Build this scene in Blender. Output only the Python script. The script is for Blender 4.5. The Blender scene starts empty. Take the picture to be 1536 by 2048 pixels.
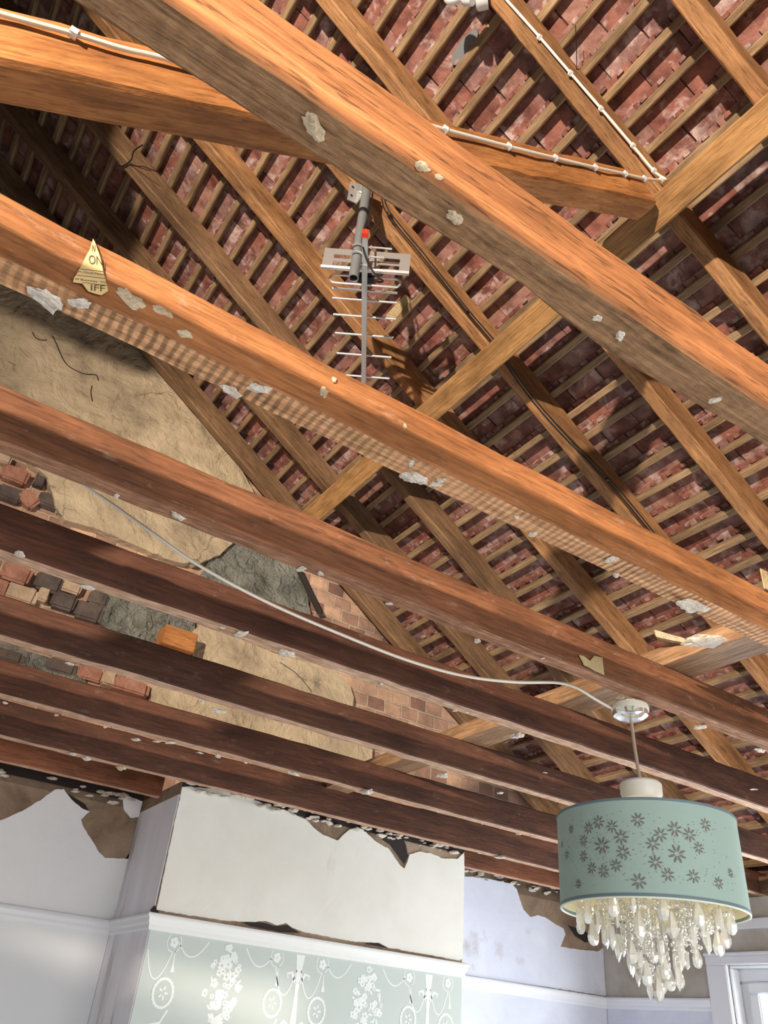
import bpy, bmesh, math, random
from mathutils import Vector, Matrix, noise
random.seed(7)
S = bpy.context.scene
COL = S.collection

# ------------------------------------------------------------------ camera, world, lights
RX = Vector((0.8290122, -0.5531896, 0.0819754))      # image right
DY = Vector((0.3684686, 0.4300550, -0.8241866))      # image down
FW = Vector((0.4206776, 0.7134661, 0.5603539))       # view direction
FPX = 1582.96
cd = bpy.data.cameras.new('camera'); cam = bpy.data.objects.new('camera', cd); COL.objects.link(cam)
cam.matrix_world = Matrix(((RX.x, -DY.x, -FW.x, 0), (RX.y, -DY.y, -FW.y, 0), (RX.z, -DY.z, -FW.z, 0), (0, 0, 0, 1)))
cd.sensor_fit = 'VERTICAL'; cd.sensor_height = 36.0; cd.sensor_width = 27.0
cd.lens = 36.0 * FPX / 2048.0; cd.clip_start = .02; cd.clip_end = 200
S.camera = cam

w = bpy.data.worlds.new('daylight'); S.world = w; w.use_nodes = True
bg = w.node_tree.nodes['Background']; bg.inputs[0].default_value = (.80, .90, 1.0, 1); bg.inputs[1].default_value = 1.6

def area(name, loc, target, sx, sy, power, color):
    l = bpy.data.lights.new(name, 'AREA'); l.shape = 'RECTANGLE'; l.size = sx; l.size_y = sy; l.energy = power; l.color = color
    o = bpy.data.objects.new(name, l); COL.objects.link(o); o.location = loc
    o.rotation_euler = (Vector(target) - Vector(loc)).to_track_quat('-Z', 'Y').to_euler(); return o
# work light standing in the loft, out of view to the left, behind the camera
sp = bpy.data.lights.new('loft_work_light', 'SPOT'); sp.energy = 2550; sp.color = (1.0, .86, .70)
sp.spot_size = math.radians(70); sp.spot_blend = .8; sp.shadow_soft_size = .05
so = bpy.data.objects.new('loft_work_light', sp); COL.objects.link(so); so.location = (-3.4, -1.7, 1.27)
so.rotation_euler = (Vector((1.6, 1.15, 2.35)) - so.location).to_track_quat('-Z', 'Y').to_euler()
# daylight through the two windows of the room
area('daylight_side_window', (4.25, 1.75, -.25), (0, 2.0, .1), 2.2, 1.5, 125, (.88, .94, 1.0))
area('daylight_back_window', (1.2, -3.3, -.2), (1.2, 3, .5), 3.6, 1.9, 150, (1.0, .98, .95))
vs = S.view_settings
vs.view_transform = 'Standard'; vs.look = 'None'; vs.gamma = 1; vs.use_curve_mapping = False
vs.exposure = 0.08

# ------------------------------------------------------------------ helpers
def ray(x, y): return RX * ((x - 768) / FPX) + DY * ((y - 1024) / FPX) + FW
def onY(x, y, Y): r = ray(x, y); return r * (Y / r.y)
def onZ(x, y, Z): r = ray(x, y); return r * (Z / r.z)
def onX(x, y, X): r = ray(x, y); return r * (X / r.x)
def proj(p):
    d = p.dot(FW)
    return (768 + FPX * p.dot(RX) / d, 1024 + FPX * p.dot(DY) / d)

def put(name, bm, mats, parent=None, mat=None, smooth=False):
    me = bpy.data.meshes.new(name); bm.normal_update(); bm.to_mesh(me); bm.free()
    if not isinstance(mats, (list, tuple)): mats = [mats]
    for m in mats: me.materials.append(m)
    if smooth:
        for p in me.polygons: p.use_smooth = True
        me.set_sharp_from_angle(angle=math.radians(38))
    o = bpy.data.objects.new(name, me); COL.objects.link(o)
    if mat is not None: o.matrix_world = mat
    if parent is not None: o.parent = parent
    return o
def empty(name, loc=(0, 0, 0)):
    o = bpy.data.objects.new(name, None); o.empty_display_size = .05; COL.objects.link(o); o.location = loc
    return o
def child(name, bm, mats, parent, smooth=False):
    """bm in world coordinates, parent an unrotated empty or mesh with only a location"""
    bmesh.ops.translate(bm, verts=bm.verts, vec=-Vector(parent.location))
    return put(name, bm, mats, parent, smooth=smooth)
def tag(o, label, cat, group=None, kind=None):
    o['label'] = label; o['category'] = cat
    if group: o['group'] = group
    if kind: o['kind'] = kind
    return o
def struct(o): o['kind'] = 'structure'; return o

def box(bm, a, b, bev=0):
    a = Vector(a); b = Vector(b)
    r = bmesh.ops.create_cube(bm, size=1)
    vs_ = r['verts']
    bmesh.ops.scale(bm, vec=(b - a), verts=vs_); bmesh.ops.translate(bm, vec=(a + b) / 2, verts=vs_)
    if bev:
        es = list({e for v in vs_ for e in v.link_edges})
        bmesh.ops.bevel(bm, geom=es, offset=bev, segments=2, affect='EDGES')
    return bm
def obox(bm, c, ax, ay, az, sx, sy, sz):
    r = bmesh.ops.create_cube(bm, size=1); m = Matrix.Identity(4)
    for i, (a, s) in enumerate(((ax, sx), (ay, sy), (az, sz))):
        for j in range(3): m[j][i] = a[j] * s
    for j in range(3): m[j][3] = c[j]
    bmesh.ops.transform(bm, matrix=m, verts=r['verts']); return r['verts']
def catmull(pts, n=8):
    pts = [Vector(p) for p in pts]; out = []
    P = [pts[0] * 2 - pts[1]] + pts + [pts[-1] * 2 - pts[-2]]
    for i in range(1, len(P) - 2):
        for k in range(n):
            t = k / n
            out.append(.5 * ((2 * P[i]) + (P[i + 1] - P[i - 1]) * t + (2 * P[i - 1] - 5 * P[i] + 4 * P[i + 1] - P[i + 2]) * t * t + (-P[i - 1] + 3 * P[i] - 3 * P[i + 1] + P[i + 2]) * t ** 3))
    out.append(pts[-1]); return out
def tube(bm, pts, r, seg=10, flat=1.0, closed=False, caps=True):
    pts = [Vector(p) for p in pts]; n = len(pts); rings = []; up = None
    for i, p in enumerate(pts):
        a = pts[(i - 1) % n] if (closed or i > 0) else p; b = pts[(i + 1) % n] if (closed or i < n - 1) else p
        t = (b - a).normalized()
        if up is None: up = t.orthogonal().normalized()
        up = (up - t * up.dot(t)).normalized(); sd = t.cross(up)
        rr = r[i] if isinstance(r, (list, tuple)) else r
        rings.append([bm.verts.new(p + (up * math.cos(2 * math.pi * k / seg) + sd * math.sin(2 * math.pi * k / seg) * flat) * rr) for k in range(seg)])
    m = n if closed else n - 1
    for i in range(m):
        A = rings[i]; B = rings[(i + 1) % n]
        for k in range(seg): bm.faces.new((A[k], A[(k + 1) % seg], B[(k + 1) % seg], B[k]))
    if caps and not closed:
        bm.faces.new(rings[0][::-1]); bm.faces.new(rings[-1])
    return bm
def lathe(bm, prof, c, seg=48, axis=None):
    """prof: list of (r, h)"""
    c = Vector(c); az = (axis or Vector((0, 0, 1))).normalized(); ax = az.orthogonal().normalized(); ay = az.cross(ax); rings = []
    for r, h in prof:
        if r < 1e-6: rings.append([bm.verts.new(c + az * h)])
        else: rings.append([bm.verts.new(c + az * h + (ax * math.cos(2 * math.pi * k / seg) + ay * math.sin(2 * math.pi * k / seg)) * r) for k in range(seg)])
    for A, B in zip(rings, rings[1:]):
        for k in range(seg):
            k2 = (k + 1) % seg
            if len(A) == 1 and len(B) == 1: continue
            if len(A) == 1: bm.faces.new((A[0], B[k2], B[k]))
            elif len(B) == 1: bm.faces.new((A[k], A[k2], B[0]))
            else: bm.faces.new((A[k], A[k2], B[k2], B[k]))
    return bm
def sheet(bm, pts, thick):
    """extruded polygon; pts world coordinates on a plane, thick a vector"""
    vs_ = [bm.verts.new(p) for p in pts]
    f = bm.faces.new(vs_)
    r = bmesh.ops.extrude_face_region(bm, geom=[f])
    nv = [g for g in r['geom'] if isinstance(g, bmesh.types.BMVert)]
    bmesh.ops.translate(bm, vec=thick, verts=nv)
    bmesh.ops.triangulate(bm, faces=[g for g in bm.faces if len(g.verts) > 4])
    bmesh.ops.recalc_face_normals(bm, faces=bm.faces)
    return bm
def ragged(pts, amp=.004, step=.012, seed=0):
    """adds torn edge detail between successive points"""
    out = []; n = len(pts)
    for i in range(n):
        a = pts[i]; b = pts[(i + 1) % n]; L = (b - a).length; k = max(1, int(L / step)) if L < .5 else 1
        for j in range(k):
            p = a.lerp(b, j / k)
            if j: p = p + Vector((noise.noise(p * 60 + Vector((seed, 0, 0))), 0, noise.noise(p * 60 + Vector((0, seed + 9, 0))))) * amp
            out.append(p)
    return out

# ------------------------------------------------------------------ materials
def nt(name):
    m = bpy.data.materials.new(name); m.use_nodes = True; t = m.node_tree
    return m, t, t.nodes, t.links, t.nodes['Principled BSDF']
def ramp(N, stops):
    r = N.new('ShaderNodeValToRGB'); e = r.color_ramp.elements
    while len(e) < len(stops): e.new(.5)
    for i, (p, c) in enumerate(stops): e[i].position = p; e[i].color = (*c, 1) if len(c) == 3 else c
    return r
def coords(N, L, scale, mode='Object', rnd=True):
    tc = N.new('ShaderNodeTexCoord'); mp = N.new('ShaderNodeMapping'); mp.inputs['Scale'].default_value = scale
    L.new(tc.outputs[mode], mp.inputs['Vector'])
    if rnd:
        oi = N.new('ShaderNodeObjectInfo'); mul = N.new('ShaderNodeMath'); mul.operation = 'MULTIPLY'; mul.inputs[1].default_value = 37.0
        L.new(oi.outputs['Random'], mul.inputs[0]); cb = N.new('ShaderNodeCombineXYZ')
        L.new(mul.outputs[0], cb.inputs[0]); L.new(mul.outputs[0], cb.inputs[1]); L.new(cb.outputs[0], mp.inputs['Location'])
    return mp.outputs[0]
def noise_tex(N, L, vec, scale, detail=4, rough=.6, dist=0):
    n = N.new('ShaderNodeTexNoise'); n.inputs['Scale'].default_value = scale; n.inputs['Detail'].default_value = detail
    n.inputs['Roughness'].default_value = rough; n.inputs['Distortion'].default_value = dist; L.new(vec, n.inputs['Vector']); return n
def mix(N, L, a, b, fac, mode='MIX'):
    m = N.new('ShaderNodeMix'); m.data_type = 'RGBA'; m.blend_type = mode
    for s, v in ((0, fac), (6, a), (7, b)):
        if hasattr(v, 'links'): L.new(v, m.inputs[s])
        else: m.inputs[s].default_value = v if s == 0 else (*v, 1)
    return m.outputs[2]
def bump(N, L, h, strength, dist=.01, prev=None):
    b = N.new('ShaderNodeBump'); b.inputs['Strength'].default_value = strength; b.inputs['Distance'].default_value = dist
    L.new(h, b.inputs['Height'])
    if prev: L.new(prev, b.inputs['Normal'])
    return b.outputs[0]
def plain(name, col, rough=.5, metal=0, trans=0, ior=1.45, alpha=1, emit=None):
    m, t, N, L, B = nt(name)
    B.inputs['Base Color'].default_value = (*col, 1); B.inputs['Roughness'].default_value = rough; B.inputs['Metallic'].default_value = metal
    B.inputs['Transmission Weight'].default_value = trans; B.inputs['IOR'].default_value = ior; B.inputs['Alpha'].default_value = alpha
    if emit: B.inputs['Emission Color'].default_value = (*emit[:3], 1); B.inputs['Emission Strength'].default_value = emit[3]
    return m

def wood(name, lo, hi, dark=(.03, .018, .01), spots=.25, grain=1.0, fleck=(.75, .62, .5), fleck_amt=0.0, hairy=False):
    m, t, N, L, B = nt(name)
    v = coords(N, L, (1.6, 16, 16)); g = noise_tex(N, L, v, 3.0, 8, .65, .6)
    base = ramp(N, [(.30, lo), (.70, hi)]); L.new(g.outputs['Fac'], base.inputs[0])
    v2 = coords(N, L, (2.2, 5, 5)); b2 = noise_tex(N, L, v2, 1.3, 5, .6)
    r2 = ramp(N, [(.35, (.58, .55, .52)), (.62, (1.12, 1.1, 1.08))]); L.new(b2.outputs['Fac'], r2.inputs[0])
    c = mix(N, L, base.outputs[0], r2.outputs[0], 1.0, 'MULTIPLY')
    vg = coords(N, L, (3.5, 85, 85)); gg = noise_tex(N, L, vg, 2.0, 6, .7, .3)
    rg = ramp(N, [(.33, (.50, .46, .43)), (.55, (1.0, 1.0, 1.0)), (.72, (1.22, 1.2, 1.16))]); L.new(gg.outputs['Fac'], rg.inputs[0])
    c = mix(N, L, c, rg.outputs[0], .75, 'MULTIPLY')
    v3 = coords(N, L, (9, 70, 70)); f = noise_tex(N, L, v3, 2.2, 3, .5)
    r3 = ramp(N, [(.57, (0, 0, 0)), (.66, (1, 1, 1))]); L.new(f.outputs['Fac'], r3.inputs[0])
    sc = N.new('ShaderNodeMath'); sc.operation = 'MULTIPLY'; sc.inputs[1].default_value = spots; L.new(r3.outputs[0], sc.inputs[0])
    c = mix(N, L, c, dark, sc.outputs[0])
    if fleck_amt:
        v4 = coords(N, L, (9, 22, 22)); f4 = noise_tex(N, L, v4, 2.0, 5, .7)
        r4 = ramp(N, [(.60, (0, 0, 0)), (.68, (1, 1, 1))]); L.new(f4.outputs['Fac'], r4.inputs[0])
        s4 = N.new('ShaderNodeMath'); s4.operation = 'MULTIPLY'; s4.inputs[1].default_value = fleck_amt; L.new(r4.outputs[0], s4.inputs[0])
        c = mix(N, L, c, fleck, s4.outputs[0])
    L.new(c, B.inputs['Base Color']); B.inputs['Roughness'].default_value = .72
    B.inputs['Specular IOR Level'].default_value = .3
    h = noise_tex(N, L, coords(N, L, (5, 70, 70)), 2.0, 5, .6)
    nrm = bump(N, L, h.outputs['Fac'], .35 * grain, .004)
    h2 = noise_tex(N, L, coords(N, L, (12, 30, 30)), 3, 3, .5)
    nrm = bump(N, L, h2.outputs['Fac'], .25 * grain, .006, nrm)
    L.new(nrm, B.inputs['Normal'])
    return m
def lath_under(name, lo, hi, dark, period=.036, stripe=.8, fleck_amt=.15, fleck=(.72, .6, .5), skew=0.0, fibre=0.0):
    """underside of a ceiling joist with the marks the laths left across it"""
    m, t, N, L, B = nt(name)
    tc = N.new('ShaderNodeTexCoord'); sx = N.new('ShaderNodeSeparateXYZ'); L.new(tc.outputs['Object'], sx.inputs[0])
    d = noise_tex(N, L, tc.outputs['Object'], 18, 3, .6)
    a = N.new('ShaderNodeMath'); a.operation = 'MULTIPLY_ADD'; L.new(d.outputs['Fac'], a.inputs[0]); a.inputs[1].default_value = .013; L.new(sx.outputs[0], a.inputs[2])
    k = N.new('ShaderNodeMath'); k.operation = 'MULTIPLY_ADD'; L.new(sx.outputs[1], k.inputs[0]); k.inputs[1].default_value = skew; L.new(a.outputs[0], k.inputs[2])
    s = N.new('ShaderNodeMath'); s.operation = 'MULTIPLY'; L.new(k.outputs[0], s.inputs[0]); s.inputs[1].default_value = 2 * math.pi / period
    sn = N.new('ShaderNodeMath'); sn.operation = 'SINE'; L.new(s.outputs[0], sn.inputs[0])
    rs = ramp(N, [(.15, (0, 0, 0)), (.75, (1, 1, 1))]); ad = N.new('ShaderNodeMath'); ad.operation = 'MULTIPLY_ADD'; L.new(sn.outputs[0], ad.inputs[0]); ad.inputs[1].default_value = .5; ad.inputs[2].default_value = .5; L.new(ad.outputs[0], rs.inputs[0])
    g = noise_tex(N, L, coords(N, L, (4, 26, 26)), 3.0, 7, .7, .4)
    base = ramp(N, [(.32, lo), (.66, hi)]); L.new(g.outputs['Fac'], base.inputs[0])
    pt = noise_tex(N, L, coords(N, L, (2.5, 3, 3)), 1.5, 4, .6); rp = ramp(N, [(.35, (.25, .25, .25)), (.6, (1, 1, 1))]); L.new(pt.outputs['Fac'], rp.inputs[0])
    inv = N.new('ShaderNodeMath'); inv.operation = 'SUBTRACT'; inv.inputs[0].default_value = 1; L.new(rs.outputs[0], inv.inputs[1])
    am = N.new('ShaderNodeMath'); am.operation = 'MULTIPLY'; L.new(inv.outputs[0], am.inputs[0]); L.new(rp.outputs[0], am.inputs[1])
    am2 = N.new('ShaderNodeMath'); am2.operation = 'MULTIPLY'; L.new(am.outputs[0], am2.inputs[0]); am2.inputs[1].default_value = stripe
    c = mix(N, L, base.outputs[0], dark, am2.outputs[0])
    vg = coords(N, L, (5, 70, 70)); gg = noise_tex(N, L, vg, 2.2, 7, .75, .4)
    rg = ramp(N, [(.36, (.30, .27, .25)), (.52, (.95, .95, .95)), (.68, (1.35, 1.3, 1.2))]); L.new(gg.outputs['Fac'], rg.inputs[0])
    c = mix(N, L, c, rg.outputs[0], .65, 'MULTIPLY')
    # black mould towards patches
    mo = noise_tex(N, L, coords(N, L, (3.5, 9, 9)), 2.2, 6, .7); rm = ramp(N, [(.60, (0, 0, 0)), (.76, (.6, .6, .6))]); L.new(mo.outputs['Fac'], rm.inputs[0])
    c = mix(N, L, c, (.06, .042, .03), rm.outputs[0])
    if fleck_amt:
        f4 = noise_tex(N, L, coords(N, L, (10, 30, 30)), 2.0, 5, .7); r4 = ramp(N, [(.58, (0, 0, 0)), (.66, (1, 1, 1))]); L.new(f4.outputs['Fac'], r4.inputs[0])
        s4 = N.new('ShaderNodeMath'); s4.operation = 'MULTIPLY'; s4.inputs[1].default_value = fleck_amt; L.new(r4.outputs[0], s4.inputs[0])
        c = mix(N, L, c, fleck, s4.outputs[0])
    L.new(c, B.inputs['Base Color']); B.inputs['Roughness'].default_value = .85; B.inputs['Specular IOR Level'].default_value = .2
    nrm = bump(N, L, rs.outputs[0], .5 * stripe, .004)
    h2 = noise_tex(N, L, coords(N, L, (8, 60, 60)), 3, 5, .7); nrm = bump(N, L, h2.outputs['Fac'], .6 + fibre, .008, nrm)
    L.new(nrm, B.inputs['Normal']); return m
def mottled(name, stops, scale=(4, 4, 4), nscale=1.5, rough=.85, bstr=.4, bdist=.01, fine=18, extra=None, rnd=False, cracks=0):
    m, t, N, L, B = nt(name)
    v = coords(N, L, scale, rnd=rnd); g = noise_tex(N, L, v, nscale, 8, .62, .3)
    r = ramp(N, stops); L.new(g.outputs['Fac'], r.inputs[0]); c = r.outputs[0]
    if extra:
        e = noise_tex(N, L, coords(N, L, extra[0], rnd=rnd), extra[1], 5, .6); re = ramp(N, [(extra[2], (0, 0, 0)), (extra[3], (1, 1, 1))]); L.new(e.outputs['Fac'], re.inputs[0])
        c = mix(N, L, c, extra[4], re.outputs[0])
    h = noise_tex(N, L, v, fine, 6, .6); h2 = noise_tex(N, L, v, nscale * 2.2, 4, .6, .8)
    nrm = bump(N, L, h2.outputs['Fac'], bstr, bdist * 3); nrm = bump(N, L, h.outputs['Fac'], bstr, bdist, nrm)
    if cracks:
        vo = N.new('ShaderNodeTexVoronoi'); vo.feature = 'DISTANCE_TO_EDGE'; vo.inputs['Scale'].default_value = cracks
        dn = noise_tex(N, L, v, 4, 4, .6); vv = N.new('ShaderNodeMix'); vv.data_type = 'RGBA'; vv.inputs[0].default_value = .25
        L.new(v, vv.inputs[6]); L.new(dn.outputs['Color'], vv.inputs[7]); L.new(vv.outputs[2], vo.inputs['Vector'])
        rc = ramp(N, [(.0, (.75, .75, .75)), (.014, (0, 0, 0))]); L.new(vo.outputs['Distance'], rc.inputs[0])
        pm = noise_tex(N, L, v, 1.1, 3, .5); rpm = ramp(N, [(.52, (0, 0, 0)), (.6, (1, 1, 1))]); L.new(pm.outputs['Fac'], rpm.inputs[0])
        mm = N.new('ShaderNodeMath'); mm.operation = 'MULTIPLY'; L.new(rc.outputs[0], mm.inputs[0]); L.new(rpm.outputs[0], mm.inputs[1])
        c = mix(N, L, c, (.05, .045, .04), mm.outputs[0])
    L.new(c, B.inputs['Base Color']); L.new(nrm, B.inputs['Normal']); B.inputs['Roughness'].default_value = rough; B.inputs['Specular IOR Level'].default_value = .25
    return m

def tile_mat():
    m, t, N, L, B = nt('red_clay_tile')
    oi = N.new('ShaderNodeObjectInfo'); ge = N.new('ShaderNodeNewGeometry')
    ad = N.new('ShaderNodeMath'); ad.operation = 'ADD'; L.new(oi.outputs['Random'], ad.inputs[0]); L.new(ge.outputs['Random Per Island'], ad.inputs[1])
    fr = N.new('ShaderNodeMath'); fr.operation = 'FRACT'; L.new(ad.outputs[0], fr.inputs[0])
    base = ramp(N, [(0, (.22, .085, .065)), (.3, (.32, .13, .10)), (.55, (.25, .125, .115)), (.8, (.38, .20, .16)), (1, (.28, .16, .15))]); L.new(fr.outputs[0], base.inputs[0])
    tc = N.new('ShaderNodeTexCoord'); cb = N.new('ShaderNodeCombineXYZ'); mu = N.new('ShaderNodeMath'); mu.operation = 'MULTIPLY'; mu.inputs[1].default_value = 50; L.new(fr.outputs[0], mu.inputs[0]); L.new(mu.outputs[0], cb.inputs[2]); L.new(mu.outputs[0], cb.inputs[0])
    va = N.new('ShaderNodeVectorMath'); va.operation = 'ADD'; L.new(ge.outputs['Position'], va.inputs[0]); L.new(cb.outputs[0], va.inputs[1])
    n1 = noise_tex(N, L, va.outputs[0], 9, 6, .65, .5); r1 = ramp(N, [(.52, (0, 0, 0)), (.62, (.9, .9, .9))]); L.new(n1.outputs['Fac'], r1.inputs[0])
    c = mix(N, L, base.outputs[0], (.56, .44, .43), r1.outputs[0])
    n2 = noise_tex(N, L, va.outputs[0], 14, 5, .6); r2 = ramp(N, [(.34, (.42, .33, .31)), (.58, (1.02, .98, .94))]); L.new(n2.outputs['Fac'], r2.inputs[0])
    c = mix(N, L, c, r2.outputs[0], 1.0, 'MULTIPLY')
    L.new(c, B.inputs['Base Color']); B.inputs['Roughness'].default_value = .6
    n3 = noise_tex(N, L, va.outputs[0], 45, 5, .6); L.new(bump(N, L, n3.outputs['Fac'], .5, .006), B.inputs['Normal'])
    return m
def brick_mat():
    m, t, N, L, B = nt('old_brickwork')
    tc = N.new('ShaderNodeTexCoord'); sx = N.new('ShaderNodeSeparateXYZ'); L.new(tc.outputs['Object'], sx.inputs[0])
    dn = noise_tex(N, L, tc.outputs['Object'], 9, 3, .6)
    cb = N.new('ShaderNodeCombineXYZ'); L.new(sx.outputs[0], cb.inputs[0]); L.new(sx.outputs[2], cb.inputs[1])
    va = N.new('ShaderNodeMix'); va.data_type = 'RGBA'; va.inputs[0].default_value = .02; L.new(cb.outputs[0], va.inputs[6]); L.new(dn.outputs['Color'], va.inputs[7])
    bt = N.new('ShaderNodeTexBrick'); L.new(va.outputs[2], bt.inputs['Vector'])
    bt.inputs['Color1'].default_value = (.58, .40, .30, 1); bt.inputs['Color2'].default_value = (.17, .09, .08, 1); bt.inputs['Mortar'].default_value = (.46, .38, .30, 1)
    bt.inputs['Scale'].default_value = 1; bt.inputs['Brick Width'].default_value = .115; bt.inputs['Row Height'].default_value = .075; bt.inputs['Mortar Size'].default_value = .006
    bt.inputs['Mortar Smooth'].default_value = .3; bt.inputs['Bias'].default_value = -.1
    g = noise_tex(N, L, tc.outputs['Object'], 6, 6, .65); r = ramp(N, [(.3, (.6, .55, .52)), (.7, (1.5, 1.35, 1.2))]); L.new(g.outputs['Fac'], r.inputs[0])
    c = mix(N, L, bt.outputs['Color'], r.outputs[0], 1.0, 'MULTIPLY'); L.new(c, B.inputs['Base Color'])
    inv = N.new('ShaderNodeMath'); inv.operation = 'SUBTRACT'; inv.inputs[0].default_value = 1; L.new(bt.outputs['Fac'], inv.inputs[1])
    nrm = bump(N, L, inv.outputs[0], .9, .012); g2 = noise_tex(N, L, tc.outputs['Object'], 40, 5, .6); nrm = bump(N, L, g2.outputs['Fac'], .6, .01, nrm)
    L.new(nrm, B.inputs['Normal']); B.inputs['Roughness'].default_value = .9; return m

M_raft = wood('rafter_timber', (.25, .12, .05), (.46, .245, .11), spots=.5)
M_raft_pale = wood('weathered_rafter_timber', (.15, .085, .045), (.31, .185, .10), spots=.4)
M_batten = wood('batten_timber', (.22, .14, .075), (.42, .29, .17), spots=.25)
M_strut = wood('strut_timber', (.30, .11, .035), (.58, .26, .085), spots=.35)
M_purlin = wood('purlin_timber', (.33, .17, .06), (.54, .30, .12), spots=.25)
M_binder = wood('binder_timber', (.26, .14, .07), (.52, .32, .18), spots=.25, fleck_amt=.15)
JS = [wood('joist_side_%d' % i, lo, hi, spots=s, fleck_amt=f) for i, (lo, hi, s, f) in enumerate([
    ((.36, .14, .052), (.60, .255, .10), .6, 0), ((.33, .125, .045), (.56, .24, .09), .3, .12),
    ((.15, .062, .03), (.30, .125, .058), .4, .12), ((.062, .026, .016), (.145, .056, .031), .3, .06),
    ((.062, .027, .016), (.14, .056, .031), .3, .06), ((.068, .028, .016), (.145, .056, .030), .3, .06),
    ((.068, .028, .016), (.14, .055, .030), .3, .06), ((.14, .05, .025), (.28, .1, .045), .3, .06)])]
JU = [lath_under('joist_underside_rough', (.24, .125, .06), (.62, .35, .18), (.05, .035, .025), period=.02, stripe=.12, fleck_amt=.10, fibre=.7),
      lath_under('joist_underside_lath_marked', (.58, .28, .13), (.95, .54, .29), (.14, .08, .04), period=.0155, stripe=.75, fleck_amt=.18),
      lath_under('joist_underside_splintered', (.34, .14, .07), (.78, .42, .26), (.08, .04, .025), period=.04, stripe=.15, fleck_amt=.2, fibre=.9),
      lath_under('joist_underside_dusty', (.46, .24, .14), (.80, .55, .40), (.14, .08, .05), period=.05, stripe=.15, fleck_amt=.5, fleck=(.75, .66, .6))]
M_tile = tile_mat(); M_brick = brick_mat()
M_parge = mottled('old_lime_parging', [(.28, (.22, .17, .12)), (.42, (.42, .33, .22)), (.60, (.58, .46, .31)), (.75, (.66, .55, .40))], (2.2, 2.2, 2.2), 1.4, bstr=.9, bdist=.012, fine=9, cracks=1.5)
M_parge_grey = mottled('grey_cement_parging', [(.3, (.10, .095, .08)), (.5, (.21, .21, .18)), (.7, (.32, .31, .27))], (3, 3, 3), 1.8, bstr=1, bdist=.02, fine=8, cracks=3)
M_bare = mottled('bare_brown_plaster', [(.3, (.12, .08, .055)), (.5, (.30, .21, .14)), (.7, (.44, .34, .25))], (3, 3, 3), 1.4, bstr=.5, fine=12)
M_beige = mottled('stained_beige_plaster', [(.3, (.36, .31, .24)), (.55, (.52, .48, .42)), (.75, (.62, .58, .52))], (2, 2, 2), 1.6, bstr=.35, fine=12)
M_white = mottled('white_lining_paper', [(.3, (.80, .80, .81)), (.7, (.88, .88, .89))], (2, 2, 2), 1.2, rough=.7, bstr=.5, bdist=.0035, fine=16)
M_lilac = mottled('pale_blue_white_paper', [(.3, (.62, .64, .74)), (.7, (.76, .78, .86))], (2, 2, 2), 1.6, rough=.7, bstr=.3, bdist=.004, fine=12, extra=((1.5, 1.5, 1.5), 2.2, .62, .74, (.5, .47, .45)))
M_cream = mottled('cream_textured_paper', [(.3, (.72, .70, .63)), (.7, (.82, .80, .73))], (2, 2, 2), 1.2, rough=.75, bstr=.5, bdist=.0035, fine=16, extra=((2.0, 2, .55), 1.6, .66, .80, (.52, .43, .36)))
M_return = mottled('scuffed_return_paint', [(.30, (.40, .33, .31)), (.40, (.78, .76, .80)), (.7, (.88, .88, .94))], (9, 9, 1.2), 1.0, rough=.7, bstr=.3, bdist=.004, fine=12)
M_grey = plain('pale_grey_wall_paint', (.74, .76, .78), .7)
M_sage = plain('sage_wallpaper', (.54, .59, .55), .75)
M_motif = plain('white_wallpaper_motif', (.80, .83, .80), .6)
M_trim = plain('white_gloss_trim', (.80, .81, .84), .35)
M_trim_cream = plain('white_gloss_trim_cream', (.82, .82, .79), .35)
M_floor = mottled('dust_sheet_floor', [(.3, (.50, .47, .43)), (.7, (.66, .63, .58))])
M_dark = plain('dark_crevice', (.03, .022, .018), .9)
M_crumb = mottled('plaster_crumb', [(.3, (.62, .52, .42)), (.6, (.88, .80, .70))], (20, 20, 20), 2, bstr=.5, fine=8, rnd=True)
M_crumb_tan = mottled('tan_plaster_crumb', [(.3, (.50, .38, .24)), (.6, (.74, .60, .42))], (20, 20, 20), 2, bstr=.5, fine=8, rnd=True)
M_alu = plain('brushed_aluminium', (.74, .73, .72), .35, .75)
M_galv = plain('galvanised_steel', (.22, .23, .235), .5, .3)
M_red = plain('red_plastic', (.75, .04, .02), .4)
M_black = plain('black_plastic', (.012, .012, .013), .45)
M_cable = plain('white_cable', (.80, .76, .66), .4)
M_whitep = plain('white_plastic', (.78, .78, .76), .35)
M_paper = plain('yellow_paper_label', (.72, .52, .24), .8)
M_ink = plain('dark_ink', (.10, .06, .03), .8)
M_tanpaper = mottled('tan_torn_paper', [(.3, (.42, .32, .16)), (.7, (.58, .46, .26))], (6, 6, 6), 1.5)

# ------------------------------------------------------------------ room shell
ZC = .80; FLOOR = -1.75
YW = 3.74; YB = 3.25; XB0 = 1.09; XB1 = 2.56; XR = 4.0
o = struct(put('floor', box(bmesh.new(), (-1.6, -3.2, FLOOR - .1), (4.3, 3.9, FLOOR)), M_floor))
bm = box(bmesh.new(), (-1.6, YW, FLOOR), (4.3, YW + .14, .875)); wall_front = struct(put('wall_front', bm, M_bare))
bm = box(bmesh.new(), (XB0, YB, FLOOR), (XB1, YW, .845)); breast = struct(put('wall_chimney_breast', bm, M_bare))
o = struct(put('wall_left', box(bmesh.new(), (-1.7, -3.2, FLOOR), (-1.6, 3.88, .8)), M_grey))
# back wall with a window opening
bm = bmesh.new(); box(bm, (-1.7, -3.2, FLOOR), (-.7, -3.1, .8)); box(bm, (3.1, -3.2, FLOOR), (4.3, -3.1, .8)); box(bm, (-.7, -3.2, .6), (3.1, -3.1, .8)); box(bm, (-.7, -3.2, FLOOR), (3.1, -3.1, -1.0))
struct(put('wall_back', bm, M_grey))
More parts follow.
